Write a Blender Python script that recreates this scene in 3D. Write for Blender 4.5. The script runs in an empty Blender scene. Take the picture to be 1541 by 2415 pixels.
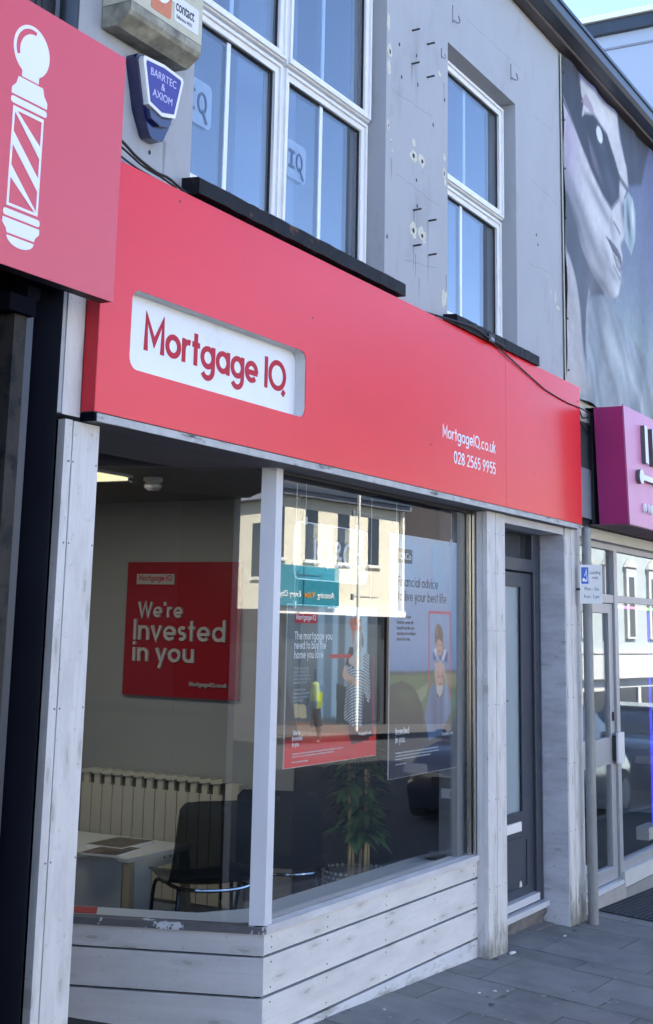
import bpy, bmesh, math, random
import numpy as np
from mathutils import Vector, Matrix
random.seed(7)
scene = bpy.context.scene
COL = scene.collection

# ---------------------------------------------------------------- camera, sky, sun, exposure
cam_d = bpy.data.cameras.new('camera'); cam = bpy.data.objects.new('camera', cam_d); COL.objects.link(cam)
YAW, PITCH, ROLL = 0.528372903, 0.205892938, 0.0245275698
FPX, CXP, CYP = 3214.9, 699.97, 804.75
fw = Vector((math.cos(YAW)*math.cos(PITCH), math.sin(YAW)*math.cos(PITCH), math.sin(PITCH)))
rt = Vector((math.sin(YAW), -math.cos(YAW), 0)); up = rt.cross(fw)
r2 = math.cos(ROLL)*rt + math.sin(ROLL)*up; u2 = -math.sin(ROLL)*rt + math.cos(ROLL)*up
m = Matrix((r2, u2, -fw)).transposed().to_4x4(); m.translation = Vector((0, 0, 1.7))
cam.matrix_world = m
cam_d.sensor_fit = 'HORIZONTAL'; cam_d.sensor_width = 36.0
cam_d.lens = FPX/1541*36.0
cam_d.shift_x = (770.5-CXP)/1541; cam_d.shift_y = -(1207.5-CYP)/1541
cam_d.clip_start = 0.05; cam_d.clip_end = 3000
scene.camera = cam
scene.render.resolution_x = 653; scene.render.resolution_y = 1024

SUN_AZ, SUN_EL = math.radians(91), math.radians(44)      # azimuth from +X towards +Y: the sun stands behind the shops
world = bpy.data.worlds.new("World"); scene.world = world; world.use_nodes = True
wn = world.node_tree; wn.nodes.clear()
wo = wn.nodes.new('ShaderNodeOutputWorld'); bg = wn.nodes.new('ShaderNodeBackground')
sky = wn.nodes.new('ShaderNodeTexSky'); sky.sky_type = 'NISHITA'; sky.sun_disc = False
sky.sun_elevation = SUN_EL; sky.sun_rotation = math.pi/2 - SUN_AZ
sky.air_density = 0.5; sky.dust_density = 0.25; sky.ozone_density = 1.5
tc = wn.nodes.new('ShaderNodeTexCoord'); mp = wn.nodes.new('ShaderNodeMapping'); mp.inputs['Scale'].default_value = (1.0, 1.0, 3.2)
cn = wn.nodes.new('ShaderNodeTexNoise'); cn.inputs['Scale'].default_value = 2.3; cn.inputs['Detail'].default_value = 7; cn.inputs['Roughness'].default_value = .62
cr = wn.nodes.new('ShaderNodeMapRange'); cr.inputs['From Min'].default_value = .58; cr.inputs['From Max'].default_value = .8; cr.inputs['To Max'].default_value = .6
mx = wn.nodes.new('ShaderNodeMixRGB'); mx.inputs['Color2'].default_value = (5.5, 5.8, 6.2, 1)
wn.links.new(tc.outputs['Generated'], mp.inputs['Vector']); wn.links.new(mp.outputs['Vector'], cn.inputs['Vector'])
wn.links.new(cn.outputs['Fac'], cr.inputs['Value']); wn.links.new(cr.outputs['Result'], mx.inputs['Fac'])
wn.links.new(sky.outputs['Color'], mx.inputs['Color1']); wn.links.new(mx.outputs['Color'], bg.inputs['Color'])
wn.links.new(bg.outputs['Background'], wo.inputs['Surface'])
bg.inputs['Strength'].default_value = 0.15

sd = bpy.data.lights.new('sun', 'SUN'); so = bpy.data.objects.new('sun', sd); COL.objects.link(so)
sd.energy = 5.0; sd.angle = math.radians(0.53); sd.color = (1.0, .95, .87)
sv = Vector((math.cos(SUN_EL)*math.cos(SUN_AZ), math.cos(SUN_EL)*math.sin(SUN_AZ), math.sin(SUN_EL)))
so.rotation_euler = sv.to_track_quat('Z', 'Y').to_euler(); so.location = (0, 30, 40)

vs = scene.view_settings
vs.view_transform = 'Standard'; vs.look = 'None'; vs.gamma = 1; vs.use_curve_mapping = False
vs.exposure = 2.35
scene.render.engine = 'CYCLES'
try:
    scene.cycles.max_bounces = 8; scene.cycles.transparent_max_bounces = 12; scene.cycles.sample_clamp_indirect = 6
except Exception: pass

# ---------------------------------------------------------------- helpers
def srgb(r, g=None, b=None):
    if g is None: r, g, b = r
    f = lambda c: (c/255/12.92 if c/255 <= .04045 else ((c/255+.055)/1.055)**2.4)
    return (f(r), f(g), f(b))

MATS = {}
def mat(name, color, rough=.6, metal=0., var=.0, vscale=(3, 3, 3), bump=0., bscale=60, spec=.5, emit=None, estr=0,
        color2=None, thr=None, coat=0., objvar=0., detail=6, streak=None, alpha=1.0, trans=0.):
    """principled material; var: colour noise amount; color2+thr: patches of a second colour; streak: (scale vec, colour, lo, hi)"""
    if name in MATS: return MATS[name]
    M = bpy.data.materials.new(name); M.use_nodes = True; n = M.node_tree; N = n.nodes; L = n.links
    b = N['Principled BSDF']
    b.inputs['Roughness'].default_value = rough; b.inputs['Metallic'].default_value = metal
    b.inputs['Specular IOR Level'].default_value = spec
    b.inputs['Coat Weight'].default_value = coat; b.inputs['Coat Roughness'].default_value = .12
    b.inputs['Alpha'].default_value = alpha; b.inputs['Transmission Weight'].default_value = trans
    col = (*color, 1)
    b.inputs['Base Color'].default_value = col
    last = None
    tcn = N.new('ShaderNodeTexCoord')
    def noise(scale, vec=(1, 1, 1), det=detail, ro=.6):
        mpn = N.new('ShaderNodeMapping'); mpn.inputs['Scale'].default_value = vec
        nn = N.new('ShaderNodeTexNoise'); nn.inputs['Scale'].default_value = scale; nn.inputs['Detail'].default_value = det; nn.inputs['Roughness'].default_value = ro
        L.new(tcn.outputs['Object'], mpn.inputs['Vector']); L.new(mpn.outputs['Vector'], nn.inputs['Vector'])
        return nn.outputs['Fac']
    if var > 0:
        fac = noise(1.0, vscale)
        mr = N.new('ShaderNodeMapRange'); mr.inputs['From Min'].default_value = .3; mr.inputs['From Max'].default_value = .7
        mr.inputs['To Min'].default_value = 1-var; mr.inputs['To Max'].default_value = 1+var*.6
        L.new(fac, mr.inputs['Value'])
        vm = N.new('ShaderNodeVectorMath'); vm.operation = 'SCALE'; vm.inputs[0].default_value = color
        L.new(mr.outputs['Result'], vm.inputs['Scale']); last = vm.outputs['Vector']
    def mixin(fac_out, lo, hi, c2):
        nonlocal last
        mr = N.new('ShaderNodeMapRange'); mr.inputs['From Min'].default_value = lo; mr.inputs['From Max'].default_value = hi
        L.new(fac_out, mr.inputs['Value'])
        mxn = N.new('ShaderNodeMixRGB'); L.new(mr.outputs['Result'], mxn.inputs['Fac'])
        if last is None: mxn.inputs['Color1'].default_value = col
        else: L.new(last, mxn.inputs['Color1'])
        mxn.inputs['Color2'].default_value = (*c2, 1); last = mxn.outputs['Color']
    if color2 is not None: mixin(noise(thr[0], thr[3] if len(thr) > 3 else (1, 1, 1), 8, .65), thr[1], thr[2], color2)
    if streak is not None: mixin(noise(1.0, streak[0], 7, .6), streak[2], streak[3], streak[1])
    if objvar > 0:
        oi = N.new('ShaderNodeObjectInfo'); mr = N.new('ShaderNodeMapRange')
        mr.inputs['To Min'].default_value = 1-objvar; mr.inputs['To Max'].default_value = 1+objvar
        L.new(oi.outputs['Random'], mr.inputs['Value'])
        vm = N.new('ShaderNodeVectorMath'); vm.operation = 'SCALE'
        if last is None: vm.inputs[0].default_value = color
        else: L.new(last, vm.inputs[0])
        L.new(mr.outputs['Result'], vm.inputs['Scale']); last = vm.outputs['Vector']
    if last is not None: L.new(last, b.inputs['Base Color'])
    if bump > 0:
        bn = N.new('ShaderNodeBump'); bn.inputs['Strength'].default_value = bump; bn.inputs['Distance'].default_value = .004
        L.new(noise(1.0, bscale if isinstance(bscale, tuple) else (bscale,)*3), bn.inputs['Height']); L.new(bn.outputs['Normal'], b.inputs['Normal'])
    if emit: b.inputs['Emission Color'].default_value = (*emit, 1); b.inputs['Emission Strength'].default_value = estr
    MATS[name] = M; return M

def wood(name, color, axis, dirt=.5, knots=True, moss=False):
    """weathered painted timber; grain runs along axis 0/1/2 of the object"""
    if name in MATS: return MATS[name]
    M = bpy.data.materials.new(name); M.use_nodes = True; n = M.node_tree; N = n.nodes; L = n.links
    b = N['Principled BSDF']; b.inputs['Roughness'].default_value = .62; b.inputs['Specular IOR Level'].default_value = .35
    tcn = N.new('ShaderNodeTexCoord'); oi = N.new('ShaderNodeObjectInfo')
    add = N.new('ShaderNodeVectorMath'); add.operation = 'MULTIPLY_ADD'
    L.new(oi.outputs['Random'], add.inputs[0]); add.inputs[1].default_value = (9, 7, 5); L.new(tcn.outputs['Object'], add.inputs[2])
    def nz(vec, det=6, ro=.6, dist=0.):
        mpn = N.new('ShaderNodeMapping'); mpn.inputs['Scale'].default_value = vec
        nn = N.new('ShaderNodeTexNoise'); nn.inputs['Scale'].default_value = 1; nn.inputs['Detail'].default_value = det
        nn.inputs['Roughness'].default_value = ro; nn.inputs['Distortion'].default_value = dist
        L.new(add.outputs['Vector'], mpn.inputs['Vector']); L.new(mpn.outputs['Vector'], nn.inputs['Vector']); return nn.outputs['Fac']
    g = [70, 70, 70]; g[axis] = 2.2
    d = [11, 11, 11]; d[axis] = 3.0
    k = [7, 7, 7]; k[axis] = 3.2
    grain = nz(tuple(g), 5, .6, .3); blotch = nz(tuple(d), 6, .6)
    def mix(fac, lo, hi, c2, prev, amt=1.):
        mr = N.new('ShaderNodeMapRange'); mr.inputs['From Min'].default_value = lo; mr.inputs['From Max'].default_value = hi; mr.inputs['To Max'].default_value = amt
        L.new(fac, mr.inputs['Value']); mxn = N.new('ShaderNodeMixRGB'); L.new(mr.outputs['Result'], mxn.inputs['Fac'])
        if prev is None: mxn.inputs['Color1'].default_value = (*color, 1)
        else: L.new(prev, mxn.inputs['Color1'])
        mxn.inputs['Color2'].default_value = (*c2, 1); return mxn.outputs['Color']
    dk = tuple(c*.55 for c in color)
    c = mix(blotch, .42, .72, tuple(x*.60 for x in color), None, dirt)
    c = mix(grain, .5, .8, tuple(x*.78 for x in color), c, .6)
    if knots:
        sp2 = N.new('ShaderNodeSeparateXYZ'); L.new(add.outputs['Vector'], sp2.inputs['Vector']); cb2 = N.new('ShaderNodeCombineXYZ')
        def sc(out, f):
            q = N.new('ShaderNodeMath'); q.operation = 'MULTIPLY'; L.new(out, q.inputs[0]); q.inputs[1].default_value = f; return q.outputs[0]
        ac, al = {0: ('Z', 'X'), 1: ('Z', 'Y'), 2: ('X', 'Z')}[axis]
        L.new(sc(sp2.outputs[ac], 8.5), cb2.inputs['X']); L.new(sc(sp2.outputs[al], 2.2), cb2.inputs['Y'])
        wr = N.new('ShaderNodeTexNoise'); wr.inputs['Scale'].default_value = 6; L.new(cb2.outputs['Vector'], wr.inputs['Vector'])
        wa = N.new('ShaderNodeVectorMath'); wa.operation = 'MULTIPLY_ADD'; L.new(wr.outputs['Color'], wa.inputs[0]); wa.inputs[1].default_value = (.16, .16, 0); L.new(cb2.outputs['Vector'], wa.inputs[2])
        vo = N.new('ShaderNodeTexVoronoi'); vo.voronoi_dimensions = '2D'; vo.inputs['Scale'].default_value = 1; vo.inputs['Randomness'].default_value = 1
        L.new(wa.outputs['Vector'], vo.inputs['Vector'])
        c = mix(vo.outputs['Distance'], .17, .13, tuple(x*v for x, v in zip(color, (.80, .79, .76))), c, .55)
        c = mix(vo.outputs['Distance'], .065, .045, tuple(x*v for x, v in zip(color, (.52, .51, .48))), c, .6)
    fine = nz((38, 38, 38), 4, .7)
    c = mix(fine, .62, .70, (color[0]*.45, color[1]*.45, color[2]*.42), c, .9*dirt)
    if axis == 2 or moss:
        sp = N.new('ShaderNodeSeparateXYZ'); L.new(tcn.outputs['Object'], sp.inputs['Vector'])
        zr = N.new('ShaderNodeMapRange'); zr.inputs['From Min'].default_value = .42; zr.inputs['From Max'].default_value = -.06; zr.inputs['To Max'].default_value = .55
        L.new(sp.outputs['Z'], zr.inputs['Value']); st = nz((13, 13, 5), 7, .65)
        ad = N.new('ShaderNodeMath'); ad.operation = 'ADD'; L.new(zr.outputs['Result'], ad.inputs[0]); L.new(st, ad.inputs[1])
        c = mix(ad.outputs[0], .78, 1.02, (.12, .125, .085), c, .8)
    L.new(c, b.inputs['Base Color'])
    bn = N.new('ShaderNodeBump'); bn.inputs['Strength'].default_value = .35; bn.inputs['Distance'].default_value = .002
    L.new(grain, bn.inputs['Height']); L.new(bn.outputs['Normal'], b.inputs['Normal'])
    MATS[name] = M; return M

def glass(name, tint=(1, 1, 1), f0=.045, haze=0., rough=0.0, wave=.0):
    """architectural sheet glass: clear with Fresnel reflection on each face"""
    if name in MATS: return MATS[name]
    M = bpy.data.materials.new(name); M.use_nodes = True; n = M.node_tree; N = n.nodes; L = n.links; N.clear()
    out = N.new('ShaderNodeOutputMaterial'); tr = N.new('ShaderNodeBsdfTransparent'); tr.inputs['Color'].default_value = (*tint, 1)
    gl = N.new('ShaderNodeBsdfGlossy'); gl.inputs['Roughness'].default_value = rough
    geo = N.new('ShaderNodeNewGeometry'); dot = N.new('ShaderNodeVectorMath'); dot.operation = 'DOT_PRODUCT'
    L.new(geo.outputs['Normal'], dot.inputs[0]); L.new(geo.outputs['Incoming'], dot.inputs[1])
    def mth(op, a, bval=None):
        q = N.new('ShaderNodeMath'); q.operation = op
        if isinstance(a, (int, float)): q.inputs[0].default_value = a
        else: L.new(a, q.inputs[0])
        if bval is not None:
            if isinstance(bval, (int, float)): q.inputs[1].default_value = bval
            else: L.new(bval, q.inputs[1])
        return q.outputs[0]
    c = mth('ABSOLUTE', dot.outputs['Value']); inv = mth('SUBTRACT', 1.0, c); p5 = mth('POWER', inv, 5.0)
    fr = mth('ADD', mth('MULTIPLY', p5, 1-f0), f0)
    if wave > 0:
        tcn = N.new('ShaderNodeTexCoord'); nn = N.new('ShaderNodeTexNoise'); nn.inputs['Scale'].default_value = 1.3; nn.inputs['Detail'].default_value = 1
        L.new(tcn.outputs['Object'], nn.inputs['Vector']); bn = N.new('ShaderNodeBump'); bn.inputs['Strength'].default_value = wave; bn.inputs['Distance'].default_value = .01
        L.new(nn.outputs['Fac'], bn.inputs['Height']); L.new(bn.outputs['Normal'], gl.inputs['Normal'])
    mxs = N.new('ShaderNodeMixShader'); L.new(fr, mxs.inputs[0]); L.new(tr.outputs[0], mxs.inputs[1]); L.new(gl.outputs[0], mxs.inputs[2])
    res = mxs.outputs[0]
    if haze > 0:
        df = N.new('ShaderNodeBsdfDiffuse'); df.inputs['Color'].default_value = (.7, .72, .75, 1)
        m2 = N.new('ShaderNodeMixShader'); m2.inputs[0].default_value = haze; L.new(res, m2.inputs[1]); L.new(df.outputs[0], m2.inputs[2]); res = m2.outputs[0]
    L.new(res, out.inputs['Surface']); MATS[name] = M; return M

def printmat(name, rough=.35):
    if name in MATS: return MATS[name]
    M = bpy.data.materials.new(name); M.use_nodes = True; n = M.node_tree
    a = n.nodes.new('ShaderNodeVertexColor'); a.layer_name = 'print'
    b = n.nodes['Principled BSDF']; b.inputs['Roughness'].default_value = rough
    n.links.new(a.outputs['Color'], b.inputs['Base Color']); MATS[name] = M; return M

# --- mesh building
def new(): return bmesh.new()
def box(bm, x0, x1, y0, y1, z0, z1, M=None):
    vs_ = [bm.verts.new((x, y, z)) for x in (x0, x1) for y in (y0, y1) for z in (z0, z1)]
    if M is not None:
        for v in vs_: v.co = M @ v.co
    for f in ((0, 1, 3, 2), (4, 6, 7, 5), (0, 4, 5, 1), (2, 3, 7, 6), (0, 2, 6, 4), (1, 5, 7, 3)):
        bm.faces.new([vs_[i] for i in f])
    return bm
def prism(bm, pts, h0, h1, axis='z'):
    """closed polygon of 2D points, extruded from h0 to h1 along axis"""
    f = {'z': lambda p, h: (p[0], p[1], h), 'y': lambda p, h: (p[0], h, p[1]), 'x': lambda p, h: (h, p[0], p[1])}[axis]
    a = [bm.verts.new(f(p, h0)) for p in pts]; b = [bm.verts.new(f(p, h1)) for p in pts]
    n = len(pts)
    bm.faces.new(a); bm.faces.new(b[::-1])
    for i in range(n): bm.faces.new((a[i], b[i], b[(i+1) % n], a[(i+1) % n]))
    return bm
def plate(bm, outer, holes, h0, h1, axis='y'):
    """polygon with holes extruded"""
    f = {'z': lambda p, h: (p[0], p[1], h), 'y': lambda p, h: (p[0], h, p[1]), 'x': lambda p, h: (h, p[0], p[1])}[axis]
    edges = []; loops = []
    for lp in [outer]+list(holes):
        vv = [bm.verts.new(f(p, h0)) for p in lp]; loops.append(vv)
        for i in range(len(vv)): edges.append(bm.edges.new((vv[i], vv[(i+1) % len(vv)])))
    r = bmesh.ops.triangle_fill(bm, use_beauty=True, use_dissolve=False, edges=edges)
    faces = [g for g in r['geom'] if isinstance(g, bmesh.types.BMFace)]
    vmap = {}
    for lp, src in zip(loops, [outer]+list(holes)):
        for v, p in zip(lp, src): vmap[v] = bm.verts.new(f(p, h1))
    for fc in faces: bm.faces.new([vmap[v] for v in fc.verts][::-1])
    for lp in loops:
        for i in range(len(lp)):
            a, b = lp[i], lp[(i+1) % len(lp)]; bm.faces.new((a, b, vmap[b], vmap[a]))
    return bm
def rrect(x0, x1, z0, z1, r, n=5):
    out = []
    for cx, cz, a0 in ((x1-r, z1-r, 0), (x0+r, z1-r, 90), (x0+r, z0+r, 180), (x1-r, z0+r, 270)):
        for i in range(n+1):
            a = math.radians(a0+90*i/n); out.append((cx+r*math.cos(a), cz+r*math.sin(a)))
    return out
def circ(cx, cz, r, n=24, rz=None): return [(cx+r*math.cos(2*math.pi*i/n), cz+(rz or r)*math.sin(2*math.pi*i/n)) for i in range(n)]
def tube(bm, pts, r, seg=8, closed=False):
    pts = [Vector(p) for p in pts]; rings = []
    n = len(pts)
    for i, p in enumerate(pts):
        t = (pts[min(i+1, n-1)]-pts[max(i-1, 0)]).normalized()
        a = t.cross(Vector((0, 0, 1)));
        if a.length < .01: a = t.cross(Vector((1, 0, 0)))
        a.normalize(); b = t.cross(a)
        rr = r[i] if isinstance(r, (list, tuple)) else r
        rings.append([bm.verts.new(p+rr*(math.cos(2*math.pi*k/seg)*a+math.sin(2*math.pi*k/seg)*b)) for k in range(seg)])
    for i in range(n-1):
        for k in range(seg): bm.faces.new((rings[i][k], rings[i][(k+1) % seg], rings[i+1][(k+1) % seg], rings[i+1][k]))
    bm.faces.new(rings[0][::-1]); bm.faces.new(rings[-1]); return bm
def lathe(bm, prof, c=(0, 0, 0), seg=24):
    rings = [[bm.verts.new((c[0]+r*math.cos(2*math.pi*k/seg), c[1]+r*math.sin(2*math.pi*k/seg), c[2]+z)) for k in range(seg)] for r, z in prof]
    for i in range(len(rings)-1):
        for k in range(seg): bm.faces.new((rings[i][k], rings[i][(k+1) % seg], rings[i+1][(k+1) % seg], rings[i+1][k]))
    bm.faces.new(rings[0][::-1]); bm.faces.new(rings[-1]); return bm
def bez(p, n=8):
    """Catmull-Rom through points"""
    P = [Vector(q) for q in p]; P = [2*P[0]-P[1]]+P+[2*P[-1]-P[-2]]; out = []
    for i in range(1, len(P)-2):
        for k in range(n):
            t = k/n; a, b, c, d = P[i-1:i+3]
            out.append(.5*((2*b)+(-a+c)*t+(2*a-5*b+4*c-d)*t*t+(-a+3*b-3*c+d)*t**3))
    out.append(P[-2]); return out

def obj(name, bm, m, parent=None, bevel=0., smooth=False, label=None, kind=None, M=None):
    if bevel > 0:
        es = [e for e in bm.edges if len(e.link_faces) == 2 and e.calc_face_angle(0) > .6]
        bmesh.ops.bevel(bm, geom=es, offset=bevel, segments=1, affect='EDGES', clamp_overlap=True)
    bmesh.ops.recalc_face_normals(bm, faces=bm.faces)
    me = bpy.data.meshes.new(name); bm.to_mesh(me); bm.free()
    if m: me.materials.append(m)
    if smooth:
        for p in me.polygons: p.use_smooth = True
        try: me.set_sharp_from_angle(angle=math.radians(38))
        except Exception: pass
    o = bpy.data.objects.new(name, me); COL.objects.link(o)
    if parent: o.parent = parent
    if M is not None: o.matrix_local = M
    if label: o['label'] = label
    if kind: o['kind'] = kind
    return o
def thing(name, label, cat, group=None, loc=(0, 0, 0), rz=0.):
    o = bpy.data.objects.new(name, None); COL.objects.link(o); o.location = loc; o.rotation_euler = (0, 0, rz)
    o['label'] = label; o['category'] = cat
    if group: o['group'] = group
    o.empty_display_size = .1
    return o
def tag(o, label, cat, group=None):
    o['label'] = label; o['category'] = cat
    if group: o['group'] = group
    return o
def struct(name, bm, m, **k):
    o = obj(name, bm, m, **k); o['kind'] = 'structure'; return o
def dup(root, loc=None, rz=None, label=None, group=None):
    r = root.copy(); COL.objects.link(r)
    if loc is not None: r.location = loc
    if rz is not None: r.rotation_euler = (0, 0, rz)
    if label: r['label'] = label
    if group: r['group'] = group
    for ch in root.children:
        c = ch.copy(); COL.objects.link(c); c.parent = r
        for g in ch.children:
            d = g.copy(); COL.objects.link(d); d.parent = c
    return r
def bx(name, m, parent, x0, x1, y0, y1, z0, z1, bevel=0., **k):
    return obj(name, box(new(), x0, x1, y0, y1, z0, z1), m, parent, bevel, **k)

# --- lettering drawn stroke by stroke in a geometric hand (caps 1.0, x height .7)
def arc(cx, cy, r, a0, a1, n=14, ry=None):
    ry = ry or r
    return [(cx+r*math.cos(math.radians(a0+(a1-a0)*i/n)), cy+ry*math.sin(math.radians(a0+(a1-a0)*i/n))) for i in range(n+1)]
def glyph(ch, w):
    h = w/2; xh = .7; R = xh/2-h; yc = xh/2; cx = R+h
    rs = R*.84; sx = h; S = []
    if ch == 'o': S = [arc(cx, yc, R, 0, 360, 28)]; A = 2*cx
    elif ch in 'adgqb':
        if ch == 'b': S = [arc(cx, yc, R, 0, 360, 28), [(h, 0), (h, 1.02)]]
        else:
            x = 2*R+h
            S = [arc(cx, yc, R, 0, 360, 28)]
            if ch == 'a': S.append([(x, 0), (x, xh)])
            if ch == 'd': S.append([(x, 0), (x, 1.02)])
            if ch == 'g': S.append([(x, xh), (x, 0)]+arc(cx, -.0, R, 0, -150, 14, R*.98)[1:])
        A = 2*cx
    elif ch == 'e': S = [[(cx-R, yc-.02), (cx+R+w*.3, yc-.02)], arc(cx, yc, R, -3, 316, 26)]; A = 2*cx
    elif ch == 'c': S = [arc(cx, yc, R, 48, 312, 20)]; A = 2*cx-.06
    elif ch == 'r': S = [[(h, 0), (h, xh)], arc(h+rs, xh-h-rs, rs, 180, 72, 10)]; A = .42
    elif ch in 'nhm':
        r = rs; x = h
        S = [[(h, 0), (h, xh if ch != 'h' else 1.02)]]
        for _ in range(2 if ch == 'm' else 1):
            rr = r*(.92 if ch == 'm' else 1)
            S.append([*arc(x+rr, xh-h-rr, rr, 180, 0, 12), (x+2*rr, 0)]); x += 2*rr
        A = x+h
    elif ch == 'u': S = [[(h, xh), *arc(h+rs, h+rs, rs, 180, 360, 12)], [(h+2*rs, 0), (h+2*rs, xh)]]; A = 2*rs+w
    elif ch == 't': S = [[(.17, 0), (.17, .95)], [(0, xh-h), (.36, xh-h)]]; A = .36
    elif ch == 'f': S = [[(.15, 0), (.15, .82), *arc(.15+.14, .82, .14, 180, 80, 6)], [(0, xh-h), (.36, xh-h)]]; A = .36
    elif ch == 'i': S = [[(h, 0), (h, xh)], [(h, .84), (h, .84+w*1.15)]]; A = w
    elif ch == 'l': S = [[(h, 0), (h, 1.02)]]; A = w
    elif ch == 'I': S = [[(h, 0), (h, 1)]]; A = w
    elif ch == 's': S = [[*arc(.22, xh-h-.145, .15, 40, 240, 10, .145), *arc(.22, h+.145, .16, 60, -140, 10, .145)]]; A = .44
    elif ch == 'v': S = [[(.03, xh), (.28, .03), (.53, xh)]]; A = .56
    elif ch == 'y': S = [[(.03, xh), (.29, .06)], [(.54, xh), (.2, -.32)]]; A = .56
    elif ch == 'w': S = [[(.03, xh), (.22, .03), (.42, xh-.05), (.62, .03), (.81, xh)]]; A = .84
    elif ch == 'k': S = [[(h, 0), (h, 1.02)], [(.44, xh), (h, .3)], [(.2, .4), (.47, 0)]]; A = .5
    elif ch == 'p': S = [arc(cx, yc, R, 0, 360, 28), [(h, -.32), (h, xh)]]; A = 2*cx
    elif ch == 'M': S = [[(h, 0), (h, .97), (.44, .28), (.88-h, .97), (.88-h, 0)]]; A = .88
    elif ch == 'W': S = [[(.03, 1), (.3, .04), (.55, .92), (.8, .04), (1.07, 1)]]; A = 1.1
    elif ch == 'T': S = [[(.3, 0), (.3, 1-h)], [(0, 1-h), (.6, 1-h)]]; A = .6
    elif ch == 'F': S = [[(.5, 1-h), (h, 1-h), (h, 0)], [(h, .52), (.44, .52)]]; A = .5
    elif ch == 'C': S = [arc(.5, .5, .5-h, 45, 315, 22)]; A = .86
    elif ch == 'Q': S = [arc(.5, .5, .5-h, 0, 360, 32), [(.8, -.1), (.92, .06)]]; A = 1.0
    elif ch == '&': S = [[(.62, 0), (.2, .62), *arc(.31, .78, .15, 200, -20, 12, .16), (.14, .42), *arc(.27, .23, .2, 130, 330, 12, .19), (.6, .42)]]; A = .64
    elif ch == '0': S = [arc(.3, .5, .3-h, 0, 360, 28, .5-h)]; A = .6
    elif ch == '2': S = [[*arc(.26, .72, .22, 165, -30, 12, .22), (.05, h), (.5, h)]]; A = .52
    elif ch == '5': S = [[(.46, 1-h), (.12, 1-h), (.08, .54), *arc(.25, .33, .21, 115, -140, 14, .27)]]; A = .5
    elif ch == '6': S = [arc(.28, .3, .28-h, 0, 360, 24, .3-h), [(.1, .42), (.4, 1)]]; A = .56
    elif ch == '9': S = [arc(.28, .7, .28-h, 0, 360, 24, .3-h), [(.46, .58), (.16, 0)]]; A = .56
    elif ch == '8': S = [arc(.27, .74, .25-h, 0, 360, 20, .26-h), arc(.27, .27, .27-h, 0, 360, 22, .28-h)]; A = .54
    elif ch == '.': S = [[(h, 0), (h, w*1.1)]]; A = w
    elif ch in "'\u2019": S = [[(h, .78), (h, 1.02)]]; A = w
    elif ch == ',': S = [[(h, .1), (h*.4, -.1)]]; A = w
    elif ch == '-': S = [[(0, .36), (.3, .36)]]; A = .3
    else: A = .26
    return S, A
def ribbon(pts, w):
    P = [Vector((p[0], p[1])) for p in pts]; closed = (P[0]-P[-1]).length < 1e-4
    if closed: P = P[:-1]
    n = len(P); Lf = []; Rt = []
    for i in range(n):
        a = P[(i-1) % n] if (closed or i > 0) else None; b = P[(i+1) % n] if (closed or i < n-1) else None
        d1 = (P[i]-a).normalized() if a is not None else None; d2 = (b-P[i]).normalized() if b is not None else None
        if d1 is None: d1 = d2
        if d2 is None: d2 = d1
        n1 = Vector((-d1.y, d1.x)); n2 = Vector((-d2.y, d2.x)); mm = (n1+n2)
        if mm.length < .3: mm = n1*1.0; s = 1
        else: mm.normalize(); s = min(1/max(mm.dot(n1), .35), 1.9)
        Lf.append(P[i]+mm*s*w/2); Rt.append(P[i]-mm*s*w/2)
    return Lf, Rt, closed
def lettering(bm, text, height, weight, org, u, v, depth, align='l', track=.13, stretch=1.0):
    """adds the text to bm; org is the baseline start, u/v unit vectors, depth the relief"""
    u = Vector(u).normalized(); v = Vector(v).normalized(); nrm = u.cross(v); org = Vector(org)
    x = 0.; lay = []
    for ch in text:
        S, A = glyph(ch, weight); lay.append((x, S)); x += A+(track if ch != ' ' else .06)
    W = (x-track)*height*stretch
    off = {'l': 0, 'r': -W, 'c': -W/2}[align]; k = 0
    for x0, S in lay:
        for st in S:
            k += 1; Lf, Rt, closed = ribbon(st, weight)
            dd = depth+(k % 3)*.00022
            def vt(p, d): return bm.verts.new(org+u*(off+(x0+p.x)*height*stretch)+v*(p.y*height)+nrm*d)
            ft = [(vt(a, dd), vt(b, dd)) for a, b in zip(Lf, Rt)]; bk = [(vt(a, 0), vt(b, 0)) for a, b in zip(Lf, Rt)]
            n = len(ft); rng = range(n if closed else n-1)
            for i in rng:
                j = (i+1) % n
                bm.faces.new((ft[i][0], ft[i][1], ft[j][1], ft[j][0])); bm.faces.new((ft[i][0], ft[j][0], bk[j][0], bk[i][0])); bm.faces.new((ft[i][1], bk[i][1], bk[j][1], ft[j][1]))
            if not closed:
                for i in (0, n-1): bm.faces.new((ft[i][0], bk[i][0], bk[i][1], ft[i][1]))
    return W
def letters(name, lines, m, parent, u, v, weight=.15, depth=.001, label=None, track=.13):
    bm = new()
    for t in lines:
        text, h, org = t[:3]; lettering(bm, text, h, t[4] if len(t) > 4 else weight, org, u, v, depth, t[3] if len(t) > 3 else 'l', track, t[5] if len(t) > 5 else 1.0)
    return obj(name, bm, m, parent, label=label)
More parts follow.
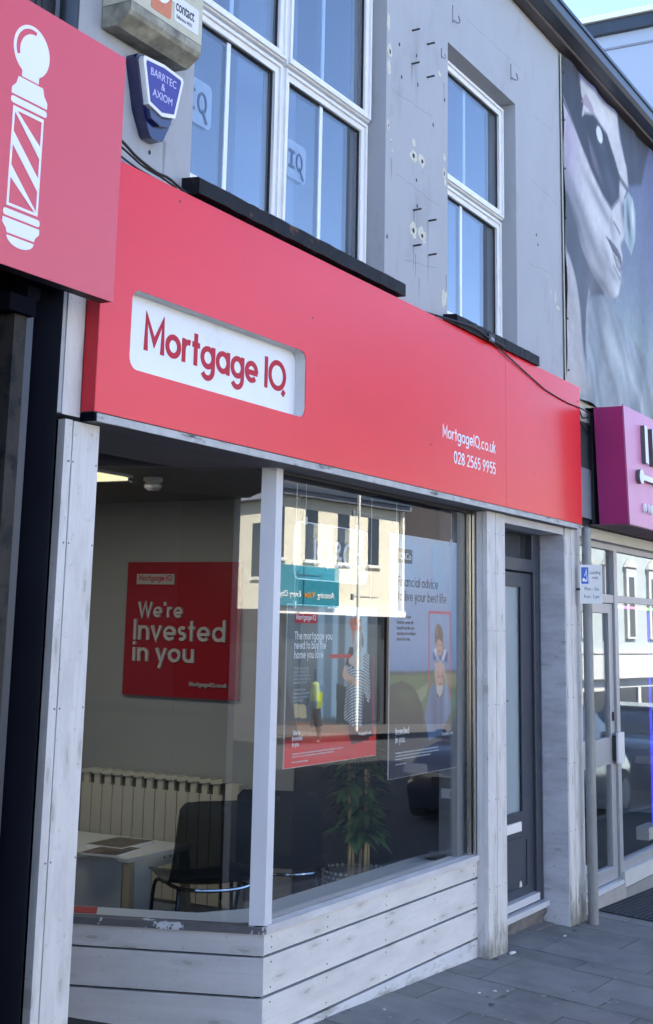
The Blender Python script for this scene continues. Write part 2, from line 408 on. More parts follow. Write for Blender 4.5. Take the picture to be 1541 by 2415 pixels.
def fontmesh(name, text, m, parent, size, org, u, v, depth=.0006, align='LEFT', sx=1.0, spacing=1.0, offset=0.):
    c = bpy.data.curves.new('t', 'FONT'); c.body = text; c.size = size; c.extrude = depth; c.align_x = align; c.space_character = spacing; c.resolution_u = 3
    c.offset = offset
    t = bpy.data.objects.new('t', c); COL.objects.link(t); dg = bpy.context.evaluated_depsgraph_get(); dg.update()
    me = bpy.data.meshes.new_from_object(t.evaluated_get(dg)); bpy.data.objects.remove(t); bpy.data.curves.remove(c)
    u = Vector(u).normalized(); v = Vector(v).normalized(); nrm = u.cross(v)
    M = Matrix((u*sx, v, nrm)).transposed().to_4x4(); M.translation = Vector(org)
    me.transform(M); me.name = name; me.materials.clear(); me.materials.append(m)
    o = bpy.data.objects.new(name, me); COL.objects.link(o); o.parent = parent
    return o

# --- flat print: a fine grid whose colour attribute is painted from polygons
def inpoly(X, Z, poly):
    r = np.zeros(X.shape, bool); n = len(poly)
    for i in range(n):
        x1, z1 = poly[i]; x2, z2 = poly[(i+1) % n]
        if z1 == z2: continue
        c = ((z1 > Z) != (z2 > Z)) & (X < (x2-x1)*(Z-z1)/(z2-z1)+x1); r ^= c
    return r
def lin(c): c = np.array(c, float)/255; return np.where(c <= .04045, c/12.92, ((c+.055)/1.055)**2.4)
def blur(a, k):
    for _ in range(k):
        p = np.pad(a, ((1, 1), (1, 1), (0, 0)), 'edge'); a = (p[:-2, 1:-1]+p[2:, 1:-1]+p[1:-1, :-2]+p[1:-1, 2:]+2*p[1:-1, 1:-1])/6
    return a
def printed(name, x0, x1, z0, z1, y, nx, nz, paint, m, parent, wob=None):
    xs = np.linspace(x0, x1, nx); zs = np.linspace(z0, z1, nz); X, Z = np.meshgrid(xs, zs)
    C = paint(X, Z); Yy = np.full(X.shape, y) if wob is None else y+wob(X, Z)
    V = np.stack([X, Yy, Z], -1).reshape(-1, 3)
    i = np.arange(nx*nz).reshape(nz, nx); F = np.stack([i[:-1, :-1], i[:-1, 1:], i[1:, 1:], i[1:, :-1]], -1).reshape(-1, 4)
    me = bpy.data.meshes.new(name); me.from_pydata(V.tolist(), [], F.tolist())
    ca = me.color_attributes.new('print', 'FLOAT_COLOR', 'POINT')
    ca.data.foreach_set('color', np.concatenate([C.reshape(-1, 3), np.ones((nx*nz, 1))], 1).astype(np.float32).ravel())
    me.materials.append(m)
    for p in me.polygons: p.use_smooth = True
    o = bpy.data.objects.new(name, me); COL.objects.link(o); o.parent = parent; return o

# ---------------------------------------------------------------- materials
def gz(x, y):
    """pavement / road level: the street falls to the right and to the gutter"""
    s = -.036*(x-7.2)
    if y > .5: return s+.07*(y-2.93)
    if y > -11: return s-.28
    return s-.12
WHT = (.64, .635, .645)
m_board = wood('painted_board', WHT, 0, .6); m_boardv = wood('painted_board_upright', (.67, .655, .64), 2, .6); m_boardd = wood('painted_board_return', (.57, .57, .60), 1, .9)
m_soffit = wood('shade_dark_soffit', (.20, .19, .21), 0, .4, False)  # same timber paint made darker: the underside's shade is put into the colour
m_edge = mat('weathered_edge', (.50, .50, .50), .75, var=.2, vscale=(14, 14, 14), color2=(.035, .03, .03), thr=(1, .56, .7, (7, 30, 30)), bump=.4, bscale=70)
m_render = mat('grey_render', (.40, .41, .435), .82, var=.07, vscale=(1.2, 1.2, .8), color2=(.29, .295, .31), thr=(1, .56, .82, (5, 5, 2.2)), bump=.22, bscale=16, streak=((11, 11, 1.3), (.30, .30, .31), .60, .9))
m_reveal = mat('grey_reveal', (.25, .265, .31), .8, var=.08, vscale=(2, 2, 2), bump=.15, bscale=30)
m_upvc = mat('white_upvc', (.84, .83, .81), .35, var=.05, vscale=(8, 8, 8))
m_gasket = mat('black_gasket', (.02, .02, .025), .6)
m_bar = mat('white_glazing_bar', (.82, .86, .9), .3)
m_glass = glass('window_glass', (.965, .98, .98), .085)
m_glassw = glass('upstairs_glass', (.9, .95, 1.0), .23, wave=.06)
m_sill = mat('black_sill', (.013, .013, .016), .6, spec=.15, color2=(.13, .06, .045), thr=(7, .585, .64), bump=.7, bscale=28, var=.25, vscale=(9, 9, 9))
m_gutter = mat('black_gutter', (.035, .045, .06), .28, var=.15, vscale=(1, 6, 6))
m_fasc = mat('brown_fascia', (.10, .075, .07), .6, var=.2, vscale=(2, 8, 8))
m_slate = mat('slate_roof', (.07, .075, .085), .7, var=.2, vscale=(3, 3, 3))
m_red = mat('red_sign_panel', (.84, .014, .022), .27, var=.035, vscale=(1.2, 1.2, 4), spec=.5, bump=.03, bscale=(1.6, 1.6, 3), streak=((16, 16, .8), (.60, .016, .035), .64, .95))
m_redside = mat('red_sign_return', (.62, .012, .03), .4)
m_white = mat('white_acrylic', (.80, .82, .84), .3, var=.03, vscale=(5, 5, 5), color2=(.66, .68, .68), thr=(4, .6, .8))
m_whitelet = mat('white_vinyl', (.85, .86, .88), .4)
m_redlet = mat('red_lettering', (.50, .012, .035), .5, spec=.25)
m_pinkish = mat('sky_tinted_red_panel', (.70, .075, .105), .38, spec=.6, var=.03, vscale=(1, 1, 2), bump=.02, bscale=(1.5, 1.5, 2.5))  # sky sheen is put into the paler, pinker base colour
m_black = mat('black_paint', (.004, .005, .009), .8, spec=.04, var=.3, vscale=(4, 4, 2), bump=.3, bscale=(25, 25, 9))
m_navy = mat('navy_paint', (.022, .03, .048), .45, var=.2, vscale=(4, 4, 2), bump=.2, bscale=(25, 25, 9))
m_brownpost = mat('grimy_post', (.034, .031, .028), .7, var=.3, vscale=(9, 9, 3), color2=(.012, .012, .014), thr=(12, .5, .62), spec=.2, bump=.6, bscale=25)
m_flake = mat('flaking_paint', (.17, .16, .14), .8, var=.2, vscale=(20, 20, 6))
m_door = mat('slate_blue_door', (.040, .047, .066), .38, var=.08, vscale=(6, 6, 2), bump=.12, bscale=(60, 60, 8))
m_frost = mat('frosted_glass', (.30, .36, .40), .28, spec=.5, var=.05, vscale=(4, 4, 2))
m_alu = mat('aluminium', (.52, .53, .55), .38, metal=.55, var=.06, vscale=(6, 6, 2))
m_aluw = mat('bright_threshold', (.72, .73, .76), .35, metal=.3)
m_brass = mat('polished_strip', (.75, .70, .62), .12, metal=1.)
m_cable = mat('black_cable', (.012, .012, .014), .5)
m_rust = mat('rusty_steel', (.06, .045, .04), .7, var=.3, vscale=(30, 30, 30))
m_chip = mat('bare_plaster', (.62, .60, .50), .85, var=.12, vscale=(40, 40, 40))
m_hole = mat('dark_hole', (.03, .03, .035), .9)
m_galv = mat('galvanised_pole', (.26, .27, .27), .55, metal=.35, var=.18, vscale=(18, 18, 3), color2=(.17, .165, .15), thr=(8, .58, .75, (1, 1, .3)))
m_slab = mat('paving_slab', (.19, .186, .176), .8, var=.22, vscale=(3, 3, 3), objvar=.13, color2=(.11, .108, .105), thr=(2.6, .50, .75), bump=.5, bscale=45, streak=((90, 90, 90), (.30, .30, .30), .62, .8))
m_joint = mat('slab_joint', (.045, .045, .044), .9, var=.2, vscale=(20, 20, 20))
m_asph = mat('asphalt', (.042, .042, .044), .85, var=.15, vscale=(.6, .6, .6), bump=.5, bscale=90)
m_kerb = mat('kerb_stone', (.24, .24, .235), .8, var=.15, vscale=(4, 4, 4))
m_conc = mat('grimy_concrete', (.16, .15, .14), .9, var=.3, vscale=(12, 12, 12), bump=1., bscale=40)
m_carpet = mat('carpet', (.075, .065, .055), .95, var=.2, vscale=(40, 40, 40), bump=.5, bscale=150)
m_inwall = mat('inside_wall', (.335, .34, .335), .85, var=.05, vscale=(1, 1, 1), streak=((.3, .3, 5.5), (.29, .293, .29), .62, .75))
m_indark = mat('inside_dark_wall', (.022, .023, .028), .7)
m_ceil = mat('inside_ceiling', (.16, .16, .15), .9)
m_insill = mat('inside_sill', (.55, .60, .64), .42, var=.06, vscale=(4, 4, 4))
m_peel = mat('peeled_sill', (.115, .115, .12), .7, color2=(.6, .62, .66), thr=(9, .575, .60), var=.2, vscale=(10, 10, 10), bump=.4, bscale=40)
m_rad = mat('cream_radiator', (.60, .575, .47), .4)
m_raddk = mat('radiator_gap', (.12, .11, .09), .7)
m_tblw = mat('white_table', (.55, .58, .58), .4)
m_ply = mat('pale_ply', (.42, .36, .24), .55, var=.12, vscale=(20, 20, 3))
m_chair = mat('smoked_plastic', (.008, .014, .018), .2, trans=.0, alpha=.68, spec=.35)
m_chrome = mat('chrome', (.7, .72, .74), .1, metal=1.)
m_chairleg = mat('dark_chair_tube', (.03, .035, .045), .25, metal=.6)
m_cream = mat('cream_wall', (.78, .72, .56), .85, var=.05, vscale=(.8, .8, .8), bump=.2, bscale=10)
m_creamtrim = mat('cream_trim', (.80, .77, .68), .7)
m_darkwin = mat('dark_window', (.02, .022, .026), .15)
m_teal = mat('teal_sign', (.012, .20, .26), .4)
m_paper = mat('paper_white', (.75, .75, .72), .5)
P = mat

# ---------------------------------------------------------------- ground
bm = new()
g0 = lambda x: -.036*(x-7.2)
def sheet(bm, x0, x1, y0, y1, dz0, dz1, step=20):
    n = max(1, int(abs(x1-x0)/step)); xs = [x0+(x1-x0)*i/n for i in range(n+1)]
    a = [bm.verts.new((x, y0, g0(x)+dz0)) for x in xs]; b = [bm.verts.new((x, y1, g0(x)+dz1)) for x in xs]
    for i in range(n): bm.faces.new((a[i], a[i+1], b[i+1], b[i]))
sheet(bm, -90, 200, -400, 400, -.32, -.32)
struct('ground', bm, m_asph)
bm = new(); sheet(bm, -90, 200, -11, .50, -.28, -.28); struct('road', bm, m_asph)
bm = new(); sheet(bm, -30, 60, .62, 3.9, .07*(.62-2.93)-.012, .07*(3.9-2.93)-.012); pv = struct('pavement', bm, m_joint)
for k in range(26):
    x = 1.0+k*.915
    b = box(new(), x, x+.905, .50, .615, -.45, 0)
    for v in b.verts: v.co.z += g0(v.co.x)+(-.162 if v.co.z > -.1 else 0)
    o = obj('kerb_stone', b, m_kerb, pv, .008)
bm = new(); sheet(bm, -90, 160, -17, -11, -.12, -.12); struct('far_pavement', bm, mat('far_paving', (.10, .09, .08), .85, var=.1, vscale=(1, 1, 1)))
rows = [2.2, 2.6, 3.05, 3.5, 3.9, 4.3, 4.72, 5.12, 5.5, 5.86, 6.16, 6.46, 6.76, 7.0, 7.4, 7.66, 8.16, 8.57, 9.0, 9.42, 9.85, 10.25, 10.7, 11.1, 11.5]
anch = {11: 2.61, 13: 2.33, 16: 2.53, 15: 2.84, 12: 2.21, 14: 2.55}
nslab = 0
for i in range(len(rows)-1):
    x0, x1 = rows[i]+.0035, rows[i+1]-.0035
    y = anch.get(i, 2.2+random.random()*.5)
    ys = [y]
    while ys[-1] < 3.3: ys.append(ys[-1]+random.choice((.42, .5, .6)))
    while ys[0] > .7: ys.insert(0, ys[0]-random.choice((.42, .5, .6)))
    ys = [max(.62, t) for t in ys]
    top_lim = 3.0 if x1 < 7.45 or x0 > 8.5 else 3.30
    if 2.2 < x0 < 3.6: top_lim = 3.4
    for a, b_ in zip(ys[:-1], ys[1:]):
        b_ = min(b_, top_lim)
        if b_-a < .05: continue
        bb = box(new(), x0, x1, a+.0035, b_-.0035, -.045, 0); dz = random.uniform(-.0015, .0015)
        tx, ty = random.uniform(-.004, .004), random.uniform(-.004, .004)
        for v in bb.verts:
            v.co.z += g0(v.co.x)+.07*(v.co.y-2.93)+dz+tx*(v.co.x-x0)+ty*(v.co.y-a)
        obj('paving_slab', bb, m_slab, pv, .0035); nslab += 1

bm = new(); bd = new()
for k in range(90):
    x, y, r = random.uniform(5.4, 11.2), random.uniform(1.2, 2.95), random.uniform(.006, .019)
    t_ = bd if random.random() < .55 else bm
    pts = [(x+r*random.uniform(.7, 1.2)*math.cos(a*math.pi/4.5), y+r*random.uniform(.6, 1.2)*math.sin(a*math.pi/4.5)) for a in range(9)]
    vv = [t_.verts.new((p[0], p[1], g0(p[0])+.07*(p[1]-2.93)+.0035)) for p in pts]; t_.faces.new(vv)
obj('gum_spots', bm, mat('pale_gum', (.27, .27, .26), .9), pv, kind='stuff'); obj('dark_spots', bd, mat('dark_spot', (.085, .083, .08), .9), pv, kind='stuff')

# ---------------------------------------------------------------- the shop building (world coordinates)
WY = 2.934
shop = thing('shop_building', 'grey two-storey terraced shop building with white-painted timber shopfront under the long red sign', 'building')
wall = new()
W1 = [(4.168, 3.345), (5.872, 3.345), (5.872, 5.02), (4.168, 5.02)]
W2 = [(6.645, 3.335), (7.697, 3.335), (7.697, 4.965), (6.645, 4.965)]
plate(wall, [(3.405, 2.375), (8.535, 2.375), (8.535, 5.66), (3.405, 5.66)], [W1, W2], WY, WY+.22)
fw_ = obj('front_wall', wall, m_render, shop)
# window reveals read darker because they are unlit; same render
for (x0, x1, z0, z1), leans in (((4.168, 5.872, 3.345, 5.02), 0), ((6.645, 7.697, 3.335, 4.965), 0)):
    pass
bx('side_wall', m_render, shop, 3.405, 3.6, 3.2, 9.0, -.4, 5.66)
bx('side_wall', m_render, shop, 8.33, 8.535, 3.2, 9.0, -.4, 5.66)
bx('rear_wall', m_render, shop, 3.6, 8.33, 8.8, 9.0, -.4, 5.66)
bx('upper_floor', m_indark, shop, 3.6, 8.33, 3.157, 8.8, 2.62, 2.75)
bx('upstairs_wall', mat('upstairs_room', (.16, .16, .17), .9), shop, 3.6, 8.33, 5.2, 5.3, 2.75, 5.6)
# roof + gutter
bm = new(); prism(bm, [(2.78, 5.70), (6.0, 7.45), (9.2, 5.70), (9.2, 5.60), (6.0, 7.35), (2.92, 5.68)], 3.405, 8.57, 'x')
obj('roof', bm, m_slate, shop)
bx('ceiling_upstairs', m_ceil, shop, 3.6, 8.33, 3.157, 8.8, 5.5, 5.56)

# upstairs windows
def sash_profile(parent, x0, x1, z0, z1, y, w, m=m_upvc, d=.03):
    """stepped frame ring: outer plain, inner ovolo step"""
    bm = new()
    plate(bm, [(x0, z0), (x1, z0), (x1, z1), (x0, z1)], [[(x0+w, z0+w), (x1-w, z0+w), (x1-w, z1-w), (x0+w, z1-w)]], y, y+d+.03)
    o = obj('sash', bm, m, parent, .004)
    bm = new(); w1, w2 = w*.45, w
    plate(bm, [(x0+w1*.35, z0+w1*.35), (x1-w1*.35, z0+w1*.35), (x1-w1*.35, z1-w1*.35), (x0+w1*.35, z1-w1*.35)],
          [[(x0+w1, z0+w1), (x1-w1, z0+w1), (x1-w1, z1-w1), (x0+w1, z1-w1)]], y-.012, y+.004)
    obj('sash_moulding', bm, m, parent, .003)
    bm = new(); plate(bm, [(x0+w-.001, z0+w-.001), (x1-w+.001, z0+w-.001), (x1-w+.001, z1-w+.001), (x0+w-.001, z1-w+.001)],
          [[(x0+w+.005, z0+w+.005), (x1-w-.005, z0+w+.005), (x1-w-.005, z1-w-.005), (x0+w+.005, z1-w-.005)]], y+.0145, y+.036)
    obj('gasket', bm, m_gasket, parent)
    bx('pane', m_glassw, parent, x0+w-.002, x1-w+.002, y+.020, y+.032, z0+w-.002, z1-w+.002)
FY = WY+.085
wA = obj('upstairs_window', plate(new(), [(4.17, 3.36), (5.87, 3.36), (5.87, 5.02), (4.17, 5.02)],
     [[(4.21, 3.44), (4.965, 3.44), (4.965, 4.20), (4.21, 4.20)], [(5.02, 3.44), (5.815, 3.44), (5.815, 4.20), (5.02, 4.20)],
      [(4.21, 4.24), (4.965, 4.24), (4.965, 4.95), (4.21, 4.95)], [(5.02, 4.24), (5.815, 4.24), (5.815, 4.95), (5.02, 4.95)]], FY+.02, FY+.09), m_upvc, shop, .004, label='wide white window with four panes and IQ stickers')
for (x0, x1, z0, z1, yo) in ((4.20, 4.985, 3.43, 4.205, FY+.006), (5.005, 5.835, 3.43, 4.205, FY+.006), (4.20, 4.985, 4.212, 4.96, FY-.012), (5.005, 5.835, 4.212, 4.96, FY-.012)):
    sash_profile(wA, x0, x1, z0, z1, yo, .05)
for x, z0, z1 in ((4.575, 3.47, 4.16), (4.585, 4.26, 4.92), (5.395, 3.47, 4.16), (5.40, 4.26, 4.92)):
    bx('glazing_bar', m_bar, wA, x-.014, x+.014, FY+.024, FY+.03, z0, z1)
wB = obj('upstairs_window', plate(new(), [(6.65, 3.35), (7.695, 3.35), (7.695, 4.96), (6.65, 4.96)],
     [[(6.70, 3.42), (7.645, 3.42), (7.645, 4.17), (6.70, 4.17)], [(6.70, 4.23), (7.645, 4.23), (7.645, 4.91), (6.70, 4.91)]], FY+.02, FY+.09), m_upvc, shop, .004, label='narrow white window of two panes')
sash_profile(wB, 6.685, 7.66, 3.40, 4.19, FY+.006, .055); sash_profile(wB, 6.685, 7.66, 4.196, 4.93, FY-.012, .055)
for x, z0, z1 in ((7.085, 3.46, 4.13), (7.135, 4.26, 4.87)):
    bx('glazing_bar', m_bar, wB, x-.016, x+.016, FY+.024, FY+.03, z0, z1)
# curtains / blinds seen through the upstairs glass
m_blind = mat('pale_blind', (.20, .24, .30), .8)
for x0, x1, y in ((5.50, 5.62, 3.32), (5.13, 5.47, 3.36), (7.17, 7.46, 3.35)):
    bx('blind', m_blind, shop, x0, x1, y, y+.01, 3.3, 5.1)
# stickers on the upstairs glass
m_stk = mat('frosted_sticker', (.42, .58, .80), .5, alpha=.5); m_stkd = mat('sticker_letter', (.10, .17, .30), .5, alpha=.75)
def sticker(x0, x1, z0, z1, y):
    r = obj('sticker', prism(new(), rrect(x0, x1, z0, z1, .03), y, y+.001, 'y'), m_stk, wA)
    h = (z1-z0)*.46; w = x1-x0; zc = z0+(z1-z0)*.28; t = .022
    bm = new(); xi = x0+w*.28
    box(bm, xi-.008, xi+.010, y-.002, y-.0012, zc, zc+h); box(bm, xi-.026, xi+.028, y-.0023, y-.0015, zc+h-.012, zc+h+.002); box(bm, xi-.026, xi+.028, y-.0023, y-.0015, zc-.002, zc+.012)
    cx = x0+w*.66
    plate(bm, circ(cx, zc+h/2, w*.17, 24, h*.53), [circ(cx, zc+h/2, w*.10, 24, h*.40)], y-.002, y-.0012)
    prism(bm, [(cx-.005, zc+.02), (cx+.012, zc+.012), (cx+.045, zc-.032), (cx+.03, zc-.04)], y-.0026, y-.0022, 'y')
    obj('sticker_lettering', bm, m_stkd, r)
sticker(4.165+.085, 4.462, 3.71, 3.905, FY+.0255); sticker(5.075, 5.262, 3.712, 3.892, FY+.0255)

# window sills
def rough_sill(x0, x1, z0, z1):
    bm = new(); n = 28; prof = [(2.85, z0), (2.85, z1-.006), (2.857, z1), (3.03, z1+.012), (3.03, z0+.004)]
    rings = []
    for i in range(n+1):
        x = x0+(x1-x0)*i/n
        rings.append([bm.verts.new((x, y+random.uniform(-.002, .002)*(0 < i < n), z+random.uniform(-.0025, .0025)*(0 < i < n))) for y, z in prof])
    for i in range(n):
        for k in range(5): bm.faces.new((rings[i][k], rings[i][(k+1) % 5], rings[i+1][(k+1) % 5], rings[i+1][k]))
    bm.faces.new(rings[0][::-1]); bm.faces.new(rings[-1])
    return obj('window_sill', bm, m_sill, shop)
rough_sill(4.115, 5.945, 3.313, 3.380); rough_sill(6.587, 7.85, 3.298, 3.362)

# bolts, brackets, holes and chipped plaster on the pier
for x, z in ((6.176, 4.841), (6.369, 4.839), (6.173, 4.649), (6.366, 4.645), (6.207, 3.845), (6.398, 3.839), (6.21, 3.652), (6.40, 3.65)):
    bm = new(); tube(bm, [(x-.0, WY+.01, z), (x-.0, WY-.045, z+.002)], .0055, 8); obj('wall_bolt', bm, m_rust, shop)
for x, z in ((6.718, 5.141), (7.632, 5.134), (6.56, 4.85)):
    s = .55 if z < 5 else 1
    bm = new(); box(bm, x-.012*s, x-.004*s, WY-.004, WY+.002, z-.03*s, z+.075*s)
    tube(bm, bez([(x-.008*s, WY-.006, z-.02*s), (x-.006*s, WY-.03*s, z-.038*s), (x+.008*s, WY-.04*s, z-.03*s), (x+.012*s, WY-.03*s, z+.012*s)], 4), .0045*s, 6); obj('wall_hook', bm, m_reveal, shop)
def blob(x, z, rx, rz, n=13, j=.35):
    return [(x+rx*(1+random.uniform(-j, j))*math.cos(2*math.pi*i/n), z+rz*(1+random.uniform(-j, j))*math.sin(2*math.pi*i/n)) for i in range(n)]
for x, z, rx, rz, hole in ((5.889, 4.774, .016, .035, 0), (5.909, 4.616, .022, .035, 1), (5.899, 4.524, .018, .035, 0), (5.898, 4.211, .009, .022, 1), (5.934, 4.133, .007, .012, 1), (5.945, 4.09, .008, .007, 0),
        (6.197, 4.215, .022, .018, 0), (6.202, 4.145, .036, .027, 1), (6.309, 4.147, .034, .028, 1), (6.597, 4.26, .014, .016, 0), (6.598, 4.167, .016, .03, 1), (6.61, 4.12, .014, .02, 0), (6.204, 3.736, .032, .034, 1), (6.314, 3.736, .035, .030, 1), (6.601, 3.464, .024, .04, 0), (6.535, 4.726, .018, .013, 0),
        (8.40, 3.864, .012, .03, 0), (8.44, 3.80, .03, .012, 0), (8.31, 3.88, .008, .014, 0)):
    rx *= 1.25; rz *= 1.2
    o = obj('plaster_chip', prism(new(), blob(x, z, rx, rz, 17, .45), WY-.0012, WY+.001, 'y'), m_chip, shop)
    if hole: obj('screw_hole', prism(new(), blob(x, z-.002, rx*.32, rz*.36, 9, .2), WY-.002, WY-.0014, 'y'), m_hole, o)
bm = new()
for x, z in ((6.02, 4.70), (6.23, 4.72), (6.25, 4.56), (6.05, 4.53), (6.24, 4.02), (6.25, 3.88), (6.6, 4.60), (8.05, 4.2), (8.08, 4.14), (6.45, 4.40), (5.90, 3.62), (3.62, 3.66), (3.9, 3.42)):
    prism(bm, blob(x, z, .007, .011, 8, .3), WY-.0012, WY+.001, 'y')
obj('wall_holes', bm, m_hole, shop, kind='stuff')

m_stain = mat('rust_stain', (.17, .15, .14), .9, alpha=.22); m_crack = mat('wall_crack', (.12, .125, .14), .9, alpha=.26)
bm = new()
for x, z in ((6.173, 4.649), (6.207, 3.845), (6.398, 3.839), (6.21, 3.652), (6.40, 3.65), (6.24, 3.62), (6.29, 3.5), (5.93, 4.05), (6.6, 4.7), (6.62, 3.6), (4.0, 3.5)):
    for q in range(1):
        l = random.uniform(.08, .20); w = random.uniform(.006, .012); x_ = x+random.uniform(-.012, .012)
        prism(bm, [(x_-w, z-.005), (x_+w, z-.005), (x_+w*.7, z-l*.5), (x_+.001, z-l), (x_-w*.6, z-l*.45)], WY-.0006-.0003*q, WY+.001, 'y')
obj('rust_stains', bm, m_stain, shop, kind='stuff')
bm = new()
for x, z, l, s_ in ((6.9, 5.22, .9, .02), (7.95, 4.55, .5, -.03), (7.9, 3.98, .45, .02), (5.95, 4.42, .5, .02), (6.0, 3.98, .55, -.02), (8.0, 5.0, .4, .02), (6.1, 3.55, .4, .05), (6.25, 3.7, -.02, .25), (8.33, 3.75, .02, -.35)):
    n_ = 9; P_ = [(x+l*i/n_+random.uniform(-.006, .006), z+s_*i/n_+random.uniform(-.006, .006)) for i in range(n_+1)]
    Lf, Rt, _ = ribbon(P_, .003)
    for i in range(n_):
        vv = [bm.verts.new((p.x, WY-.0009, p.y)) for p in (Lf[i], Rt[i], Rt[i+1], Lf[i+1])]; bm.faces.new(vv)
obj('wall_cracks', bm, m_crack, shop, kind='stuff')
# ---- shopfront timber
def plank(name, m, x0, x1, y0, y1, z0, z1, parent=shop, bev=.0025, nails=None, follow=False):
    b = box(new(), x0, x1, y0, y1, z0, z1)
    return obj(name, b, m, parent, bev)
m_nail = mat('nail_hole', (.07, .065, .06), .9)
def nails(pts, y, parent=shop, r=.0032, n=None):
    bm = new()
    for x, z in pts: prism(bm, circ(x+random.uniform(-.003, .003), z, r, 7), y-.0008, y+.0005, 'y')
    obj('nail_heads', bm, m_nail, parent, kind='stuff')
# left pilaster
plank('pilaster_board', m_boardv, 3.509, 3.5475, WY, WY+.03, -.1, 2.3595); plank('pilaster_board', m_boardv, 3.5515, 3.69, WY-.002, WY+.03, -.1, 2.357)
plank('pilaster_board', m_boardv, 3.482, 3.574, WY-.005, WY-.0005, 2.372, 2.80)
bx('pilaster_core', m_black, shop, 3.515, 3.684, WY+.0305, 3.24, -.1, 2.359)
nails([(x, z) for z in (2.22, 1.95, 1.42, .95, .45, .1) for x in (3.535, 3.56, 3.68)], WY-.002)
# right pillar
plank('pillar_board', m_boardv, 7.197, 7.322, WY, WY+.025, -.06, 2.3595); plank('pillar_board', m_boardv, 7.3255, 7.463, WY-.001, WY+.025, -.06, 2.3595)
plank('pillar_board', m_boardv, 7.201, 7.218, WY+.027, 3.0, -.06, 2.359); bx('pillar_core', m_boardd, shop, 7.22, 7.46, WY+.0255, 3.12, -.06, 2.359)
nails([(x, z) for z in (2.24, 2.02, 1.70, 1.3, .8, .35) for x in (7.207, 7.305, 7.345, 7.44)], WY-.001)
# far pilaster beside the pole
plank('pilaster_board', m_boardv, 8.512, 8.620, WY, WY+.025, -.12, 2.3595); plank('pilaster_board', m_boardv, 8.6235, 8.70, WY-.001, WY+.025, -.12, 2.3595); plank('pilaster_board', m_boardv, 8.7025, 8.81, WY+.002, WY+.025, -.12, 2.3595)
plank('reveal_board', m_boardd, 8.50, 8.5115, WY+.004, 3.10, -.08, 2.31); bx('pilaster_core', m_boardd, shop, 8.512, 8.80, WY+.0255, 3.2, -.12, 2.359)
nails([(x, z) for z in (2.2, 1.75, 1.3, .9, .5) for x in (8.53, 8.61, 8.635, 8.76)], WY-.001)
# soffit board and trim below the sign
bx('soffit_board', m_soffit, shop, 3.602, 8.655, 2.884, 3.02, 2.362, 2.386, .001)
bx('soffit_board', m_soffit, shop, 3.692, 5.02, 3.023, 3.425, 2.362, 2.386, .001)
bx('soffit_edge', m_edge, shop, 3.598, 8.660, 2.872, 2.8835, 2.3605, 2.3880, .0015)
bx('soffit_end', m_black, shop, 3.584, 3.597, 2.874, 2.934, 2.361, 2.3885)
bx('door_head', m_board, shop, 7.464, 8.4985, WY+.006, 3.12, 2.315, 2.3595, .002)
bx('beam', m_indark, shop, 3.7, 7.2, 3.45, 3.55, 2.45, 2.62)

# corner post of the bay
dL = Vector((-.36, .93)).normalized(); nL = Vector((-dL.y, dL.x)); nL = -nL if nL.x > 0 else nL
C0 = Vector((4.985, 3.0))
def onL(t, off=0.): p = C0+dL*t+nL*off; return (p.x, p.y)
post = [(4.992, 2.998), (5.046, 2.998), (5.05, 3.07), (5.02, 3.10), onL(.075, -.004), ]
bm = prism(new(), [(4.992, 2.996), (5.046, 2.996), (5.050, 3.062), onL(.052, -.034), onL(.057, .002)], .521, 2.3615, 'z'); obj('corner_post', bm, mat('post_paint', (.63, .64, .68), .45, var=.05, vscale=(8, 8, 2), color2=(.35, .2, .14), thr=(1, .80, .85, (30, 30, 10))), shop, .003)
# sill
bm = prism(new(), [(4.988, 2.984), (7.24, 2.984), (7.2, 3.10), (5.06, 3.10), (5.04, 3.07)], .4915, .5205, 'z'); obj('sill_board', bm, m_board, shop, .003)
bm = prism(new(), [(4.986, 2.9835), (5.038, 3.0705), onL(.11, -.05), onL(2.6, -.05), onL(2.6, .016), onL(.0, .014)], .4905, .5175, 'z'); obj('sill_board', bm, m_peel, shop, .003, label='dark bay sill with peeling white paint')
# stall riser boards, front
rb = [(.408, .4885), (.257, .3975), (.105, .2455), (-.06, .0935)]
m_riser = wood('riser_board', (.71, .695, .68), 0, .42)
rlow = mat('riser_board_low', (.64, .65, .68), .7, var=.12, vscale=(3, 3, 12), color2=(.20, .21, .13), thr=(1, .50, .72, (4, 4, 16)), bump=.3, bscale=(4, 4, 60))
for k, (z0, z1) in enumerate(rb):
    obj('riser_board', box(new(), 5.0, 7.213, 3.0, 3.02, z0, z1), m_riser if k < 3 else rlow, shop, .003)
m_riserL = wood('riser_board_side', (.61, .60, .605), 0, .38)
def obx(name, m, t0, t1, o0, o1, z0, z1, parent=shop, bev=.003):
    """board lying along the splayed side of the bay; mesh kept in its own axes so the grain follows it"""
    b = box(new(), t0, t1, o0, o1, z0, z1)
    Mx = Matrix(((dL.x, nL.x, 0, C0.x), (dL.y, nL.y, 0, C0.y), (0, 0, 1, 0), (0, 0, 0, 1)))
    return obj(name, b, m, parent, bev, M=Mx)
for k, (z0, z1) in enumerate(((.408, .4885), (.257, .3995), (.105, .2475), (-.06, .0955))):
    obx('riser_board', m_riserL, -.006, 2.6, -.02, 0., z0, z1)
bx('riser_core', m_hole, shop, 5.03, 7.2, 3.021, 3.06, -.1, .489); obx('riser_core', m_hole, .06, 2.6, -.06, -.0215, -.1, .489, bev=0)
nails([(x, z) for z in (.47, .43, .375, .28, .225, .125, .07) for x in (5.055, 5.53, 6.1, 6.65, 7.15)], 3.0, r=.004)
